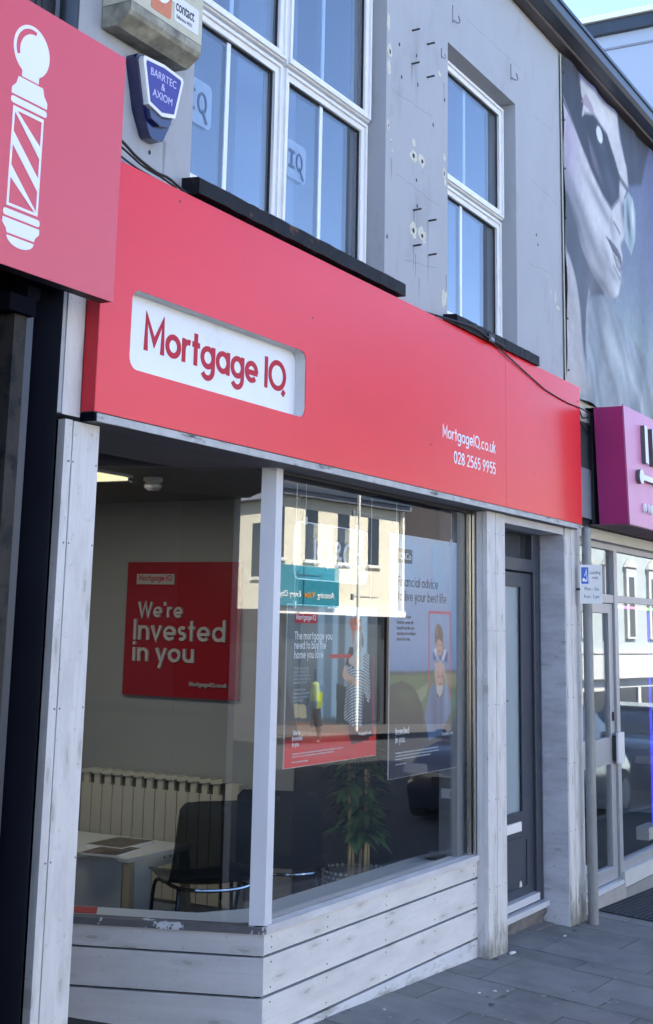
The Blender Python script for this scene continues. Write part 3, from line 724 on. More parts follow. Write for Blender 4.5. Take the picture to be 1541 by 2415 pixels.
# inner sills and glass
bm = prism(new(), [(5.06, 3.102), (7.14, 3.102), (7.14, 3.285), (5.31, 3.285), onL(.33, -.27), onL(2.6, -.27), onL(2.6, -.052), onL(.16, -.052)], .470, .503, 'z'); obj('inner_sill', bm, m_insill, shop, .002)
bx('inner_riser', m_inwall, shop, 5.25, 7.14, 3.20, 3.24, 0, .468)
bx('shop_pane', m_glass, shop, 5.047, 7.200, 3.040, 3.046, .5206, 2.3615)
obx('shop_pane', m_glass, .05, 2.6, -.036, -.03, .5176, 2.3615, bev=0)
bx('glazing_strip', m_brass, shop, 7.143, 7.163, 3.018, 3.036, .522, 2.340, .002); bx('glazing_strip', m_brass, shop, 7.174, 7.196, 3.004, 3.034, .522, 2.345, .002)
bx('window_jamb', mat('jamb_grey', (.13, .14, .16), .5), shop, 7.055, 7.15, 3.055, 3.16, .505, 2.36)
bx('window_head', m_indark, shop, 5.05, 7.2, 3.022, 3.05, 2.345, 2.3615)

# ---- door
dr = obj('street_door', plate(new(), [(7.50, .145), (8.395, .145), (8.395, 2.062), (7.50, 2.062)], [[(7.60, .625), (8.215, .625), (8.215, 1.985), (7.60, 1.985)]], 3.125, 3.165), m_door, shop, .004, label='slate blue door with frosted pane')
obj('door_frame', plate(new(), [(7.42, .06), (8.50, .06), (8.50, 2.335), (7.42, 2.335)], [[(7.495, .135), (8.40, .135), (8.40, 2.068), (7.495, 2.068)], [(7.495, 2.150), (8.375, 2.150), (8.375, 2.305), (7.495, 2.305)]], 3.105, 3.175), m_door, shop, .004)
bx('frosted_pane', m_frost, dr, 7.598, 8.217, 3.138, 3.146, .623, 1.987)
obj('pane_bead', plate(new(), [(7.59, .61), (8.235, .61), (8.235, 2.0), (7.59, 2.0)], [[(7.612, .637), (8.190, .637), (8.190, 1.972), (7.612, 1.972)]], 3.117, 3.1245), m_door, dr, .002)
obj('door_panel', plate(new(), [(7.62, .19), (8.28, .19), (8.28, .485), (7.62, .485)], [[(7.635, .205), (8.265, .205), (8.265, .47), (7.635, .47)]], 3.119, 3.1245), m_door, dr, .002)
bx('letter_plate', m_upvc, dr, 7.82, 8.155, 3.110, 3.1245, .527, .580, .003)
bx('weather_bar', m_aluw, dr, 7.51, 8.39, 3.085, 3.124, .108, .150, .006)
bx('door_step', m_aluw, shop, 7.47, 8.49, 3.06, 3.19, .060, .092, .003)
bx('transom_pane', mat('transom_glass', (.035, .04, .045), .08, spec=.6), shop, 7.49, 8.38, 3.15, 3.156, 2.148, 2.308)
obj('scuff', prism(new(), blob(8.17, .215, .022, .022, 11), 3.1235, 3.1245, 'y'), m_chip, dr)
b = box(new(), 7.465, 8.49, 3.09, 3.25, -.15, .059); bmesh.ops.subdivide_edges(b, edges=b.edges[:], cuts=5, use_grid_fill=True)
for v in b.verts: v.co += Vector((0, random.uniform(-.012, .012), 0))
obj('step_rubble', b, m_conc, shop)
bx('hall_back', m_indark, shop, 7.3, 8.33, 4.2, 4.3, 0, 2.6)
letters('door_text', [('Investment', .018, (7.90, 3.1375, 1.28)), ('Planning', .018, (7.90, 3.1375, 1.245)), ('Life', .018, (7.95, 3.1375, 1.14))], mat('faint_text', (.16, .22, .25), .5), dr, (1, 0, 0), (0, 0, 1), depth=.0004)

# ---- inside
FL = .03
bx('inside_floor', m_carpet, shop, 3.7, 7.3, 3.05, 6.3, -.05, FL)
bx('inside_ceiling', m_ceil, shop, 3.7, 7.3, 3.56, 6.3, 2.46, 2.5)
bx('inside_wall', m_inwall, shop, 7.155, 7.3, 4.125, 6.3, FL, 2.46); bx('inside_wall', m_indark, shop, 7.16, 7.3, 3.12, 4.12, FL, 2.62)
bx('inside_wall', m_inwall, shop, 3.9, 7.3, 6.25, 6.4, FL, 2.46)
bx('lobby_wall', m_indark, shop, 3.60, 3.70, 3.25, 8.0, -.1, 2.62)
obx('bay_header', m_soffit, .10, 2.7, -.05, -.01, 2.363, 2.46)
bx('skirting', m_white, shop, 7.135, 7.155, 4.125, 6.25, FL, .13)

# ---------------------------------------------------------------- red fascia sign
sg = thing('shop_sign', 'long red fascia sign with recessed white Mortgage IQ logo above the shopfront', 'sign')
hole = rrect(3.757, 5.003, 2.570, 2.858, .045)
obj('sign_panel', plate(new(), [(3.580, 2.392), (7.3315, 2.392), (7.3315, 3.298), (3.580, 3.298)], [hole], 2.870, 2.8735), m_red, sg, label='left red panel with the logo opening')
obj('sign_panel', plate(new(), [(7.3345, 2.392), (8.666, 2.392), (8.666, 3.298), (7.3345, 3.298)], [], 2.870, 2.8735), m_red, sg, label='right red panel')
bx('sign_return', m_redside, sg, 3.5775, 3.5798, 2.8705, WY-.006, 2.392, 3.298)
bx('sign_return', m_redside, sg, 8.6662, 8.6685, 2.8705, WY-.002, 2.392, 3.298)
bx('sign_top', m_redside, sg, 3.58, 8.666, 2.874, WY-.002, 3.294, 3.2978); bx('sign_base', m_gasket, sg, 3.58, 8.666, 2.874, WY-.006, 2.3885, 2.3918)
m_rec = mat('recess_liner', (.62, .63, .62), .5, var=.05, vscale=(9, 9, 9), color2=(.42, .42, .38), thr=(6, .58, .8))
bx('logo_panel', m_white, sg, 3.72, 5.04, 2.924, 2.929, 2.54, 2.89)
ho = rrect(3.7535, 5.0065, 2.5665, 2.8615, .046); obj('recess_liner', plate(new(), ho, [rrect(3.757, 5.003, 2.570, 2.858, .045)], 2.874, 2.9235), m_rec, sg)
bx('recess_gap', m_gasket, sg, 5.0068, 5.02, 2.875, 2.923, 2.58, 2.85)
# logo lettering: red, slightly proud of the recessed panel
W0 = lettering(b := new(), 'Mortgage IQ', 1, .165, (0, 0, 0), (1, 0, 0), (0, 0, 1), 0, track=.05); b.free()
TX0, TX1 = 3.908, 4.925
lh = .131; st = (TX1-TX0)/(W0*lh); print('STRETCH', st)
letters('logo_lettering', [('Mortgage IQ', lh, (TX0, 2.924, 2.668), 'l', .165, st)], m_redlet, sg, (1, 0, 0), (0, 0, 1), depth=.002, track=.05)
def fit(text, x0, x1, h, wgt, track=.13):
    b = new(); w = lettering(b, text, 1, wgt, (0, 0, 0), (1, 0, 0), (0, 0, 1), 0, track=track); b.free(); return (x1-x0)/(w*h)
letters('web_lettering', [('MortgageIQ.co.uk', .066, (7.168, 2.870, 2.677), 'r', .13, fit('MortgageIQ.co.uk', 6.442, 7.168, .066, .13)),
                          ('028 2565 9955', .066, (7.168, 2.870, 2.558), 'r', .13, fit('028 2565 9955', 6.586, 7.168, .066, .13))], m_whitelet, sg, (1, 0, 0), (0, 0, 1), depth=.0008)
bm = new()
for x, z in ((4.02, 3.255), (5.05, 3.02), (6.30, 2.62), (7.8, 2.63), (8.62, 2.45), (8.62, 3.2), (7.25, 3.25)): prism(bm, circ(x, z, .004, 8), 2.8685, 2.870, 'y')
obj('sign_rivets', bm, m_hole, sg, kind='stuff')

# ---------------------------------------------------------------- barber sign
bs = thing('barber_sign', 'pinkish red fascia board with white barber pole emblem at upper left', 'sign')
BYF = 2.75
bx('sign_board', m_pinkish, bs, .9, 3.497, BYF, BYF+.004, 2.737, 3.602)
bx('sign_frame', mat('sign_edge', (.03, .012, .02), .6, var=.3, vscale=(4, 9, 9)), bs, .9, 3.4965, BYF+.0042, BYF+.055, 2.739, 3.600)
e = new(); k = -.0015; cx = 3.026; y0, y1 = BYF-.0014, BYF
plate(e, circ(3.022, 3.440, .084, 36), [[(3.022+.072*math.cos(math.radians(a)), 3.44+.072*math.sin(math.radians(a))) for a in range(75, 206, 10)]+[(3.032+.064*math.cos(math.radians(a)), 3.432+.066*math.sin(math.radians(a))) for a in range(195, 84, -10)]], y0, y1)
prism(e, [(cx-.042, 3.345), (cx+.036, 3.345), (cx+.036, 3.38), (cx-.042, 3.38)], y0-.0003, y1, 'y')
prism(e, [(cx-.056, 3.340), (cx+.058, 3.340), (cx+.066, 3.315), (cx+.082, 3.297), (cx+.082, 3.277), (cx-.082, 3.277), (cx-.082, 3.297), (cx-.064, 3.315)], y0, y1, 'y')
prism(e, rrect(cx-.083, cx+.083, 3.248, 3.270, .009, 3), y0, y1, 'y')
bw = .071; zb, zt = 2.922, 3.240
plate(e, [(cx-bw, zb), (cx+bw, zb), (cx+bw, zt), (cx-bw, zt)], [[(cx-bw+.009, zb+.009), (cx+bw-.009, zb+.009), (cx+bw-.009, zt-.012), (cx-bw+.009, zt-.012)]], y0, y1)
for zc in (3.185, 3.08, 2.972):
    z_l, z_r = zc+.065, zc-.065; hh = .021
    pl = [(cx-bw+.002, z_l-hh), (cx+bw-.002, z_r-hh), (cx+bw-.002, z_r+hh), (cx-bw+.002, z_l+hh)]
    pl = [(x, min(max(z, zb), zt)) for x, z in pl]
    prism(e, pl, y0-.0003, y1, 'y')
prism(e, rrect(cx-.083, cx+.083, 2.890, 2.912, .009, 3), y0, y1, 'y')
prism(e, [(cx-.083, 2.883), (cx+.083, 2.883), (cx+.083, 2.866), (cx+.066, 2.850), (cx+.062, 2.838), (cx-.062, 2.838), (cx-.066, 2.850), (cx-.083, 2.866)], y0, y1, 'y')
prism(e, [(cx-.061, 2.831)]+[(cx+.061*math.cos(math.radians(a)), 2.831+.030*math.sin(math.radians(a))) for a in range(180, 361, 12)], y0, y1, 'y')
obj('barber_pole_emblem', e, m_whitelet, bs)

# left shop (black front)
ls = thing('black_shopfront', 'black painted shopfront and dark column at the left edge under the barber sign', 'building')
bm = new(); lathe(bm, [(.083, -.2), (.083, 2.95)], (3.372, 2.965, 0), 40); obj('column', bm, m_black, ls, smooth=True)
bx('column_back', m_black, ls, 3.27, 3.47, 2.99, 3.2, -.2, 2.96)
bx('post', m_navy, ls, 3.246, 3.281, 2.90, 3.02, -.2, 2.695, .004); bx('post', m_brownpost, ls, 3.175, 3.232, 2.885, 3.1, -.2, 2.645, .006)
bx('post', m_black, ls, 3.05, 3.165, 2.97, 3.1, -.2, 2.74, .006)
bx('flaking_strip', m_flake, ls, 3.236, 3.244, 2.896, 2.92, .2, 2.35)
bx('bracket', m_black, ls, 3.12, 3.245, 2.86, 2.93, 2.645, 2.70, .006); bx('bracket', m_black, ls, 3.20, 3.26, 2.86, 2.93, 2.70, 2.74, .006)
obj('lintel', box(new(), .5, 3.40, 2.98, 3.15, 2.68, 3.0), m_black, ls, .004)
bx('shop_wall', m_black, ls, -6, 3.40, 3.30, 3.5, -.3, 2.7); bx('upper_wall', mat('dark_slate_wall', (.05, .053, .062), .7, var=.15, vscale=(3, 3, 3)), ls, -6, 3.40, 3.0, 3.3, 2.7, 5.6)
bx('door_jamb', mat('stained_jamb', (.10, .085, .065), .8, color2=(.03, .03, .03), thr=(9, .48, .6), var=.2, vscale=(5, 5, 5)), ls, 2.98, 3.05, 3.06, 3.29, -.2, 2.66, .004)
bm = new(); prism(bm, [(2.8, 5.66), (6.2, 7.4), (9.2, 5.66), (9.2, 5.56), (3.0, 5.6)], -6, 3.40, 'x'); obj('roof', bm, m_slate, ls)
bx('party_wall', m_black, ls, -6, -5.8, 3.3, 9, -.3, 5.6); bx('rear_wall', m_black, ls, -6, 3.4, 8.9, 9.1, -.3, 5.6)
bm = new(); lathe(bm, [(.034, 3.2), (.034, 5.66)], (3.402, 2.935, 0), 20); tag(obj('downpipe', bm, m_gutter, None, smooth=True), 'dark rainwater pipe running up the wall above the barber sign', 'pipe')
for i, pts in enumerate(([(3.255, 2.96, 3.9), (3.252, 2.955, 3.74), (3.262, 2.95, 3.62), (3.28, 2.95, 3.5)], [(3.272, 2.96, 3.95), (3.282, 2.955, 3.76), (3.275, 2.95, 3.55)])):
    bm = new(); tube(bm, bez(pts, 6), .004, 6); tag(obj('cable', bm, m_cable), ('thin black cable hanging behind the barber sign, the bowed one', 'thin black cable hanging behind the barber sign, the straighter one')[i], 'cable', 'cables above the barber sign')

# ---------------------------------------------------------------- alarm boxes
ab = thing('alarm_box', 'grimy cream alarm box with orange emblem and contact label high on the wall', 'alarm box')
m_beige = mat('beige_plastic', (.55, .52, .38), .5, var=.1, vscale=(9, 9, 9), color2=(.30, .28, .20), thr=(9, .56, .8))
m_beiged = mat('sooty_plastic', (.42, .40, .30), .6, var=.3, vscale=(14, 14, 14), color2=(.085, .08, .07), thr=(1, .38, .66, (6, 9, 5)))
x0, x1, zb = 3.575, 4.02, 3.775
bm = new()
prof = [(2.934, 3.80), (2.934, 4.15), (2.80, 4.15), (2.80, 3.86), (2.815, 3.852)]
prism(bm, [(2.93, 3.868), (2.93, 4.16), (2.845, 4.16), (2.802, 4.12), (2.802, 3.868)], x0, x1, 'x'); obj('upper_case', bm, m_beige, ab, .010)
bm = new(); prism(bm, [(2.93, 3.785), (2.93, 3.8655), (2.802, 3.8655), (2.802, 3.835), (2.812, 3.818), (2.862, 3.782)], x0, x1, 'x'); obj('lower_case', bm, m_beiged, ab, .014)
obj('orange_label', prism(new(), rrect(3.690, 3.815, 3.888, 4.06, .012), 2.8005, 2.802, 'y'), mat('orange_label', (.62, .20, .09), .5, var=.08, vscale=(20, 20, 20)), ab)
bm = new(); plate(bm, circ(3.752, 3.985, .052, 28), [circ(3.752, 3.985, .038, 28)], 2.7992, 2.8004); prism(bm, [(3.80, 3.978), (3.83, 3.963), (3.832, 3.975), (3.803, 3.992)], 2.7990, 2.8004, 'y')
prism(bm, [(3.746, 3.948), (3.758, 3.948), (3.758, 3.99), (3.772, 4.01), (3.772, 4.03), (3.734, 4.03), (3.734, 4.01), (3.746, 3.99)], 2.7986, 2.8004, 'y')
obj('emblem_ring', bm, m_whitelet, ab)
obj('emblem_disc', prism(new(), circ(3.752, 3.985, .0375, 28), 2.7994, 2.8004, 'y'), mat('emblem_navy', (.03, .045, .08), .5), ab)
obj('white_label', prism(new(), rrect(3.835, 3.995, 3.898, 4.00, .01), 2.8005, 2.802, 'y'), m_paper, ab)
fontmesh('label_lettering', 'contact', m_cable, ab, .064, (3.842, 2.8002, 3.942), (1, 0, 0), (0, 0, 1), .0003, sx=.66, spacing=.95, offset=.0009)
fontmesh('label_lettering', 'Ballymena 44291', m_cable, ab, .022, (3.848, 2.8002, 3.913), (1, 0, 0), (0, 0, 1), .0003, sx=.74, spacing=.95)
obj('screw', prism(new(), circ(3.628, 3.93, .010, 14), 2.7990, 2.802, 'y'), m_hole, ab)

bb = thing('alarm_bell_box', 'dark blue and white Barrtec & Axiom alarm sounder box below the cream box', 'alarm box')
m_lens = mat('blue_lens', (.006, .006, .065), .15, spec=.7, coat=.5)
body = [(3.735, 3.742), (3.87, 3.752), (4.0, 3.742), (4.008, 3.725), (3.96, 3.545), (3.915, 3.462), (3.90, 3.452), (3.845, 3.452), (3.83, 3.462), (3.78, 3.545), (3.727, 3.725)]
obj('blue_lens', prism(new(), body, 2.885, 2.934, 'y'), m_lens, bb, .008)
face = [(3.748, 3.735), (3.87, 3.745), (3.992, 3.735), (3.999, 3.722), (3.955, 3.560), (3.87, 3.540), (3.785, 3.560), (3.741, 3.722)]
obj('white_case', prism(new(), face, 2.862, 2.8845, 'y'), m_upvc, bb, .005)
inn = [(3.763, 3.722), (3.87, 3.731), (3.977, 3.722), (3.981, 3.712), (3.944, 3.573), (3.87, 3.555), (3.796, 3.573), (3.759, 3.712)]
obj('blue_face', prism(new(), inn, 2.8605, 2.862, 'y'), mat('violet_blue_face', (.045, .04, .27), .35), bb)
m_lav = mat('lavender_letter', (.62, .60, .80), .4)
for t, s, z in (('BARRTEC', .042, 3.676), ('&', .040, 3.640), ('AXIOM', .042, 3.600)):
    fontmesh('lettering', t, m_lav, bb, s, (3.868, 2.8602, z), (1, 0, 0), (0, 0, 1), .0003, 'CENTER', sx=.92 if t != '&' else 1, spacing=1.02)
obj('grey_lens', prism(new(), [(3.80, 3.548), (3.87, 3.533), (3.94, 3.548), (3.925, 3.515), (3.87, 3.503), (3.815, 3.515)], 2.8685, 2.8848, 'y'), mat('grey_blue_lens', (.06, .075, .16), .25), bb, .002)

# ---------------------------------------------------------------- gutters and cables along the sign
gt = thing('roof_gutter', 'dark box gutter and fascia running along the roof edge at upper right', 'gutter')
bm = new(); prism(bm, [(2.93, 5.662), (2.93, 5.70), (2.845, 5.70), (2.845, 5.655), (2.852, 5.648)], 3.3, 14, 'x'); obj('fascia_board', bm, m_fasc, gt)
bm = new(); prism(bm, [(2.84, 5.665), (2.84, 5.775), (2.828, 5.775), (2.828, 5.69), (2.775, 5.69), (2.760, 5.71), (2.752, 5.765), (2.742, 5.765), (2.742, 5.78), (2.73, 5.78), (2.73, 5.755), (2.742, 5.75), (2.75, 5.70), (2.772, 5.675)], 3.3, 14, 'x'); obj('gutter', bm, m_gutter, gt)
cabs = [([(3.35, 2.86, 3.45), (3.638, 2.862, 3.368), (3.734, 2.864, 3.338), (3.85, 2.864, 3.318), (3.93, 2.866, 3.320), (4.02, 2.87, 3.306), (4.15, 2.90, 3.303)], .0055, 'thick black cable sagging over the top left of the red sign'),
        ([(3.4, 2.865, 3.40), (3.655, 2.866, 3.345), (3.78, 2.868, 3.318), (3.9, 2.868, 3.310), (4.0, 2.875, 3.302)], .004, 'thinner black cable below the thick one at the top left of the red sign'),
        ([(3.45, 2.885, 3.37), (3.70, 2.885, 3.318), (3.85, 2.885, 3.304), (4.1, 2.89, 3.302)], .0035, 'brownish cable lying on top of the red sign at its left end'),
        ([(6.20, 2.90, 3.302), (6.35, 2.872, 3.306), (6.60, 2.856, 3.302), (6.85, 2.852, 3.300), (7.03, 2.85, 3.298), (7.2, 2.858, 3.290), (7.5, 2.862, 3.245), (7.80, 2.864, 3.200), (8.01, 2.864, 3.172), (8.38, 2.864, 3.155), (8.66, 2.864, 3.158), (8.93, 2.87, 3.150)], .0042, 'long black cable drooping across the right end of the red sign'),
        ([(6.35, 2.868, 3.304), (6.55, 2.846, 3.312), (6.8, 2.838, 3.325), (7.0, 2.84, 3.310), (7.25, 2.842, 3.305)], .006, 'black cable clipped below the small window sill'),
        ([(8.55, 2.93, 3.20), (8.72, 2.90, 3.17), (8.80, 2.90, 3.12), (8.93, 2.90, 3.135)], .005, 'upper black cable looping between the red and the pink sign'),
        ([(8.60, 2.93, 3.165), (8.74, 2.91, 3.10), (8.84, 2.90, 3.05), (8.95, 2.90, 3.03)], .006, 'lower black cable looping between the red and the pink sign')]
for pts, r, lab in cabs:
    bm = new(); tube(bm, bez(pts, 8), r, 6); o = tag(obj('cable', bm, m_cable, smooth=True), lab, 'cable')
jb = thing('junction_box', 'small black junction box hanging on the small window sill', 'junction box'); bx('box_body', m_cable, jb, 7.0, 7.085, 2.835, 2.849, 3.292, 3.335, .003)
bx('socket', m_aluw, jb, 7.035, 7.045, 2.8335, 2.8348, 3.305, 3.318); bx('socket', m_aluw, jb, 7.058, 7.068, 2.8335, 2.8348, 3.303, 3.316)

# ---------------------------------------------------------------- right neighbour: banner wall and salon front
nb = thing('banner_building', 'rendered building with big portrait banner and salon shopfront at the right', 'building')
bx('upper_wall', m_render, nb, 8.5365, 14, WY+.004, 3.2, 2.80, 5.662); bm = new(); prism(bm, [(2.78, 5.705), (6.0, 7.45), (9.2, 5.705), (9.2, 5.60), (6.0, 7.35), (2.92, 5.685)], 8.571, 14, 'x'); obj('roof', bm, m_slate, nb)
bx('end_wall', m_render, nb, 13.8, 14, 3.2, 9, -.6, 5.66); bx('rear_wall', m_render, nb, 8.54, 13.8, 8.8, 9, -.6, 5.66)
bx('recess_shade_board', mat('recess_shade_grey', (.045, .05, .058), .7), nb, 8.68, 9.3, 2.925, 2.9375, 2.79, 3.10)  # flat board on the wall; the shade of a recess is its dark colour
bx('grey_panel', mat('grey_board', (.25, .265, .31), .6, var=.05, vscale=(5, 5, 3)), nb, 8.68, 9.3, 2.922, 2.937, 2.455, 2.789, .002)
bx('cream_patch', m_chip, nb, 8.68, 9.3, 2.926, 2.9375, 3.105, 3.34)
bx('header_board', m_creamtrim if 0 else mat('cream_header', (.62, .62, .57), .6, var=.05, vscale=(4, 4, 9), color2=(.4, .38, .3), thr=(6, .6, .85)), nb, 8.83, 13.8, 2.96, 3.10, 2.335, 2.405, .006)
bx('header_board', m_indark, nb, 8.83, 13.8, 2.94, 3.10, 2.408, 2.452)
m_salon = mat('salon_frame', (.40, .41, .43), .4, metal=.35, var=.05, vscale=(8, 8, 3))
def fr(x0, x1, z0, z1, y0=3.02, y1=3.09, n='frame_member', m=m_salon, bev=.003): return bx(n, m, nb, x0, x1, y0, y1, z0, z1, bev)
fr(8.9, 13.8, 2.290, 2.333); fr(8.87, 8.93, -.05, 2.29); fr(9.80, 9.875, .06, 2.29, 3.015); fr(8.93, 9.80, 1.915, 1.972); fr(9.8755, 13.8, 1.925, 1.972)
fr(11.85, 11.9, .14, 1.925); fr(9.8755, 13.8, .085, .140)
bx('transom_pane', m_glass, nb, 8.93, 9.80, 3.045, 3.051, 1.972, 2.29); bx('transom_pane', m_glass, nb, 9.8755, 13.8, 3.045, 3.051, 1.972, 2.29); bx('salon_pane', m_glass, nb, 9.8755, 11.85, 3.045, 3.051, .14, 1.925); bx('salon_pane', m_glass, nb, 11.9, 13.8, 3.045, 3.051, .14, 1.925)
bx('salon_riser', mat('cream_riser', (.52, .53, .52), .6, var=.08, vscale=(5, 5, 9)), nb, 9.83, 13.8, 2.995, 3.1, -.02, .084, .003); bx('salon_plinth', m_kerb, nb, 9.82, 13.8, 2.985, 3.1, -.35, -.022, .004)
sdr = obj('salon_door', plate(new(), [(8.94, .045), (9.79, .045), (9.79, 1.91), (8.94, 1.91)], [[(9.03, .81+.0), (9.03, .135), (9.70, .135), (9.70, .81)], [(9.03, .99), (9.70, .99), (9.70, 1.84), (9.03, 1.84)]], 3.03, 3.075), m_salon, nb, .003, label='half glazed aluminium salon door with push plate')
bx('door_pane', m_glass, sdr, 9.03, 9.70, 3.05, 3.056, .135, .81); bx('door_pane', m_glass, sdr, 9.03, 9.70, 3.05, 3.056, .99, 1.84)
bx('push_plate', m_aluw, sdr, 9.715, 9.86, 2.985, 3.0, .815, 1.02, .003); bx('push_plate_arm', m_gasket, sdr, 9.715, 9.735, 3.0, 3.03, .83, 1.0); bx('lock', m_gasket, sdr, 9.73, 9.75, 3.02, 3.029, 1.10, 1.16)
bx('threshold', m_aluw, nb, 8.93, 9.80, 2.99, 3.09, .012, .038, .003); bx('step', mat('step_concrete', (.34, .33, .32), .85, var=.15, vscale=(8, 8, 8)), nb, 8.90, 9.82, 2.985, 3.1, -.3, .01, .004)
bx('salon_floor', m_carpet, nb, 8.54, 13.8, 3.101, 6, -.1, 0.); bx('salon_wall', mat('salon_inside', (.10, .11, .13), .8), nb, 8.54, 13.8, 5.0, 5.1, 0, 2.6); bx('salon_ceiling', m_indark, nb, 8.54, 13.8, 3.201, 5, 2.6, 2.7); bx('salon_side', m_indark, nb, 8.54, 8.6, 3.2, 5, 0, 2.6)
# LED tubes
led = thing('led_strip', 'rainbow LED light strip along the top of the salon window', 'light strip')
xs = [10.30+i*.115 for i in range(16)]
import colorsys
for i, x in enumerate(xs):
    h = [.78, .79, .80, .93, .97, .08, .14, .25, .33, .36, .4, .5, .58, .62, .66, .7][i]; c = colorsys.hsv_to_rgb(h, .85, 1)
    bx('light_segment', mat('led_%02d' % i, c, .5, emit=c, estr=.9), led, x, x+.113, 3.18, 3.195, 1.895, 1.912)
l2 = thing('blue_led_strip', 'vertical blue LED light strip inside the salon window', 'light strip')
bx('light_segment', mat('led_blue', (.1, .08, .9), .5, emit=(.10, .07, 1.0), estr=.32), l2, 11.245, 11.262, 3.18, 3.195, .20, 1.88)
bx('clip', m_aluw, l2, 11.24, 11.268, 3.17, 3.179, 1.10, 1.13)
wb_ = thing('white_carton', 'small white box at the foot of the blue LED strip inside the salon window', 'box'); bx('carton_body', m_paper, wb_, 10.99, 11.32, 3.15, 3.25, .142, .235, .006)
wb2 = thing('white_bag', 'white rounded bag on the floor behind the salon door glass', 'bag'); bm = new(); lathe(bm, [(.03, 0), (.075, .01), (.085, .08), (.05, .15), (.02, .17)], (9.36, 3.16, .02), 16); obj('bag_body', bm, m_paper, wb2, smooth=True)

# pink sign
ps = thing('pink_sign', 'pink and magenta box sign with white letters IN at the right edge', 'sign')
m_pink = mat('pink_panel', (.66, .27, .46), .4, spec=.6, var=.05, vscale=(2, 2, 2), streak=((22, 22, 2.2), (.50, .22, .34), .66, .9)); m_mag = mat('magenta_panel', (.36, .025, .15), .4, var=.05, vscale=(3, 3, 3))
def sh(bm, zr=3.21):
    for v in bm.verts: v.co.x += (zr-v.co.z)*.107*max(0, 1-(v.co.x-8.93)/6)
    return bm
obj('face_panel', sh(box(new(), 8.929, 13.6, 2.660, 2.665, 2.420, 3.212)), m_pink, ps)
obj('end_panel', sh(box(new(), 8.929, 8.934, 2.6655, 2.862, 2.420, 3.202)), m_mag, ps)
obj('edge_trim', sh(box(new(), 8.926, 8.932, 2.6560, 2.6598, 2.416, 3.216)), m_mag, ps)
bx('box_base', mat('dirty_pink', (.22, .12, .15), .7, var=.3, vscale=(6, 6, 6), color2=(.07, .06, .06), thr=(6, .5, .65)), ps, 9.02, 13.6, 2.6655, 2.93, 2.412, 2.4195); bx('box_top', m_black, ps, 8.95, 13.6, 2.6655, 2.93, 3.196, 3.205)
bx('box_back', m_indark, ps, 9.03, 13.6, 2.90, 2.92, 2.42, 3.195)
m_let = mat('white_built_up', (.78, .80, .82), .35); m_letd = mat('letter_return', (.10, .10, .10), .5)
def built(name, polys, yb=2.659, yf=2.628):
    bm = new(); [prism(bm, p, yf+.002, yb, 'y') for p in polys]; o = obj(name, bm, m_letd, ps)
    bm = new(); [prism(bm, p, yf, yf+.0018, 'y') for p in polys]; obj('letter_face', bm, m_let, o)
built('letter', [[(9.345, 2.862), (9.415, 2.862), (9.395, 3.124), (9.330, 3.124)]])
built('letter', [[(9.535, 2.862), (9.60, 2.862), (9.585, 3.124), (9.52, 3.124)], [(9.6005, 3.12), (9.66, 3.12), (9.84, 2.87), (9.78, 2.87)], [(9.841, 2.87), (9.90, 2.87), (9.89, 3.124), (9.83, 3.124)]])
built('comb_emblem', [circ(9.235, 2.757, .052, 20, .050), [(9.2875, 2.737), (10.3, 2.737), (10.3, 2.775), (9.2875, 2.775)]])
fontmesh('address_lettering', '19 WE', m_let, ps, .088, (9.305, 2.650, 2.522), (1, 0, 0), (0, 0, 1), .004, sx=1.05, offset=.0016)

# banner on the wall: soft painted portrait of a face in sunglasses
bn = thing('portrait_banner', 'large wrinkled grey and lilac banner showing a face in dark sunglasses', 'banner')
FACE = [(8.518, 5.289), (8.957, 5.596), (9.803, 5.607), (9.859, 5.452), (10.027, 5.261), (10.063, 5.127), (9.88, 4.888), (9.998, 4.765), (9.93, 4.669), (9.834, 4.595), (9.885, 4.511), (9.816, 4.383), (9.822, 4.288), (9.731, 4.158), (9.596, 4.095), (9.426, 4.09), (9.205, 4.145), (8.885, 4.35), (8.566, 4.617)]
LENS = [(8.45, 5.66), (8.532, 5.60), (8.8, 5.564), (9.008, 5.452), (8.961, 5.314), (9.023, 5.363), (9.228, 5.421), (9.564, 5.383), (9.856, 5.136), (9.84, 4.947), (9.607, 4.797), (9.397, 4.846), (9.118, 4.965), (8.816, 5.159), (8.4, 5.35)]
LIN = [(9.019, 5.308), (9.268, 5.393), (9.517, 5.339), (9.786, 5.115), (9.772, 4.942), (9.61, 4.839), (9.442, 4.887), (9.161, 5.018)]
HAIR = [(8.4, 5.66), (8.881, 5.66), (8.986, 5.417), (8.939, 5.28), (8.749, 5.32), (8.4, 5.42)]
LENS2 = [(9.944, 4.992), (10.06, 5.09), (10.18, 5.06), (10.241, 4.95), (10.215, 4.72), (10.10, 4.56), (9.95, 4.662)]
NECKD = [(8.5, 4.66), (8.60, 4.62), (8.884, 4.34), (9.206, 4.168), (9.40, 4.10), (9.10, 4.03), (8.966, 3.899), (8.908, 3.452), (8.82, 3.868), (8.617, 4.194), (8.5, 4.3)]
NECKL = [(8.5, 4.22), (8.60, 4.20), (8.80, 3.92), (8.89, 3.3), (8.5, 3.2)]
BODY = [(8.97, 3.965), (9.061, 4.06), (9.223, 4.117), (9.382, 4.054), (9.59, 4.02), (10.209, 3.886), (10.8, 3.66), (11.4, 3.2), (8.9, 3.2), (8.946, 3.77)]
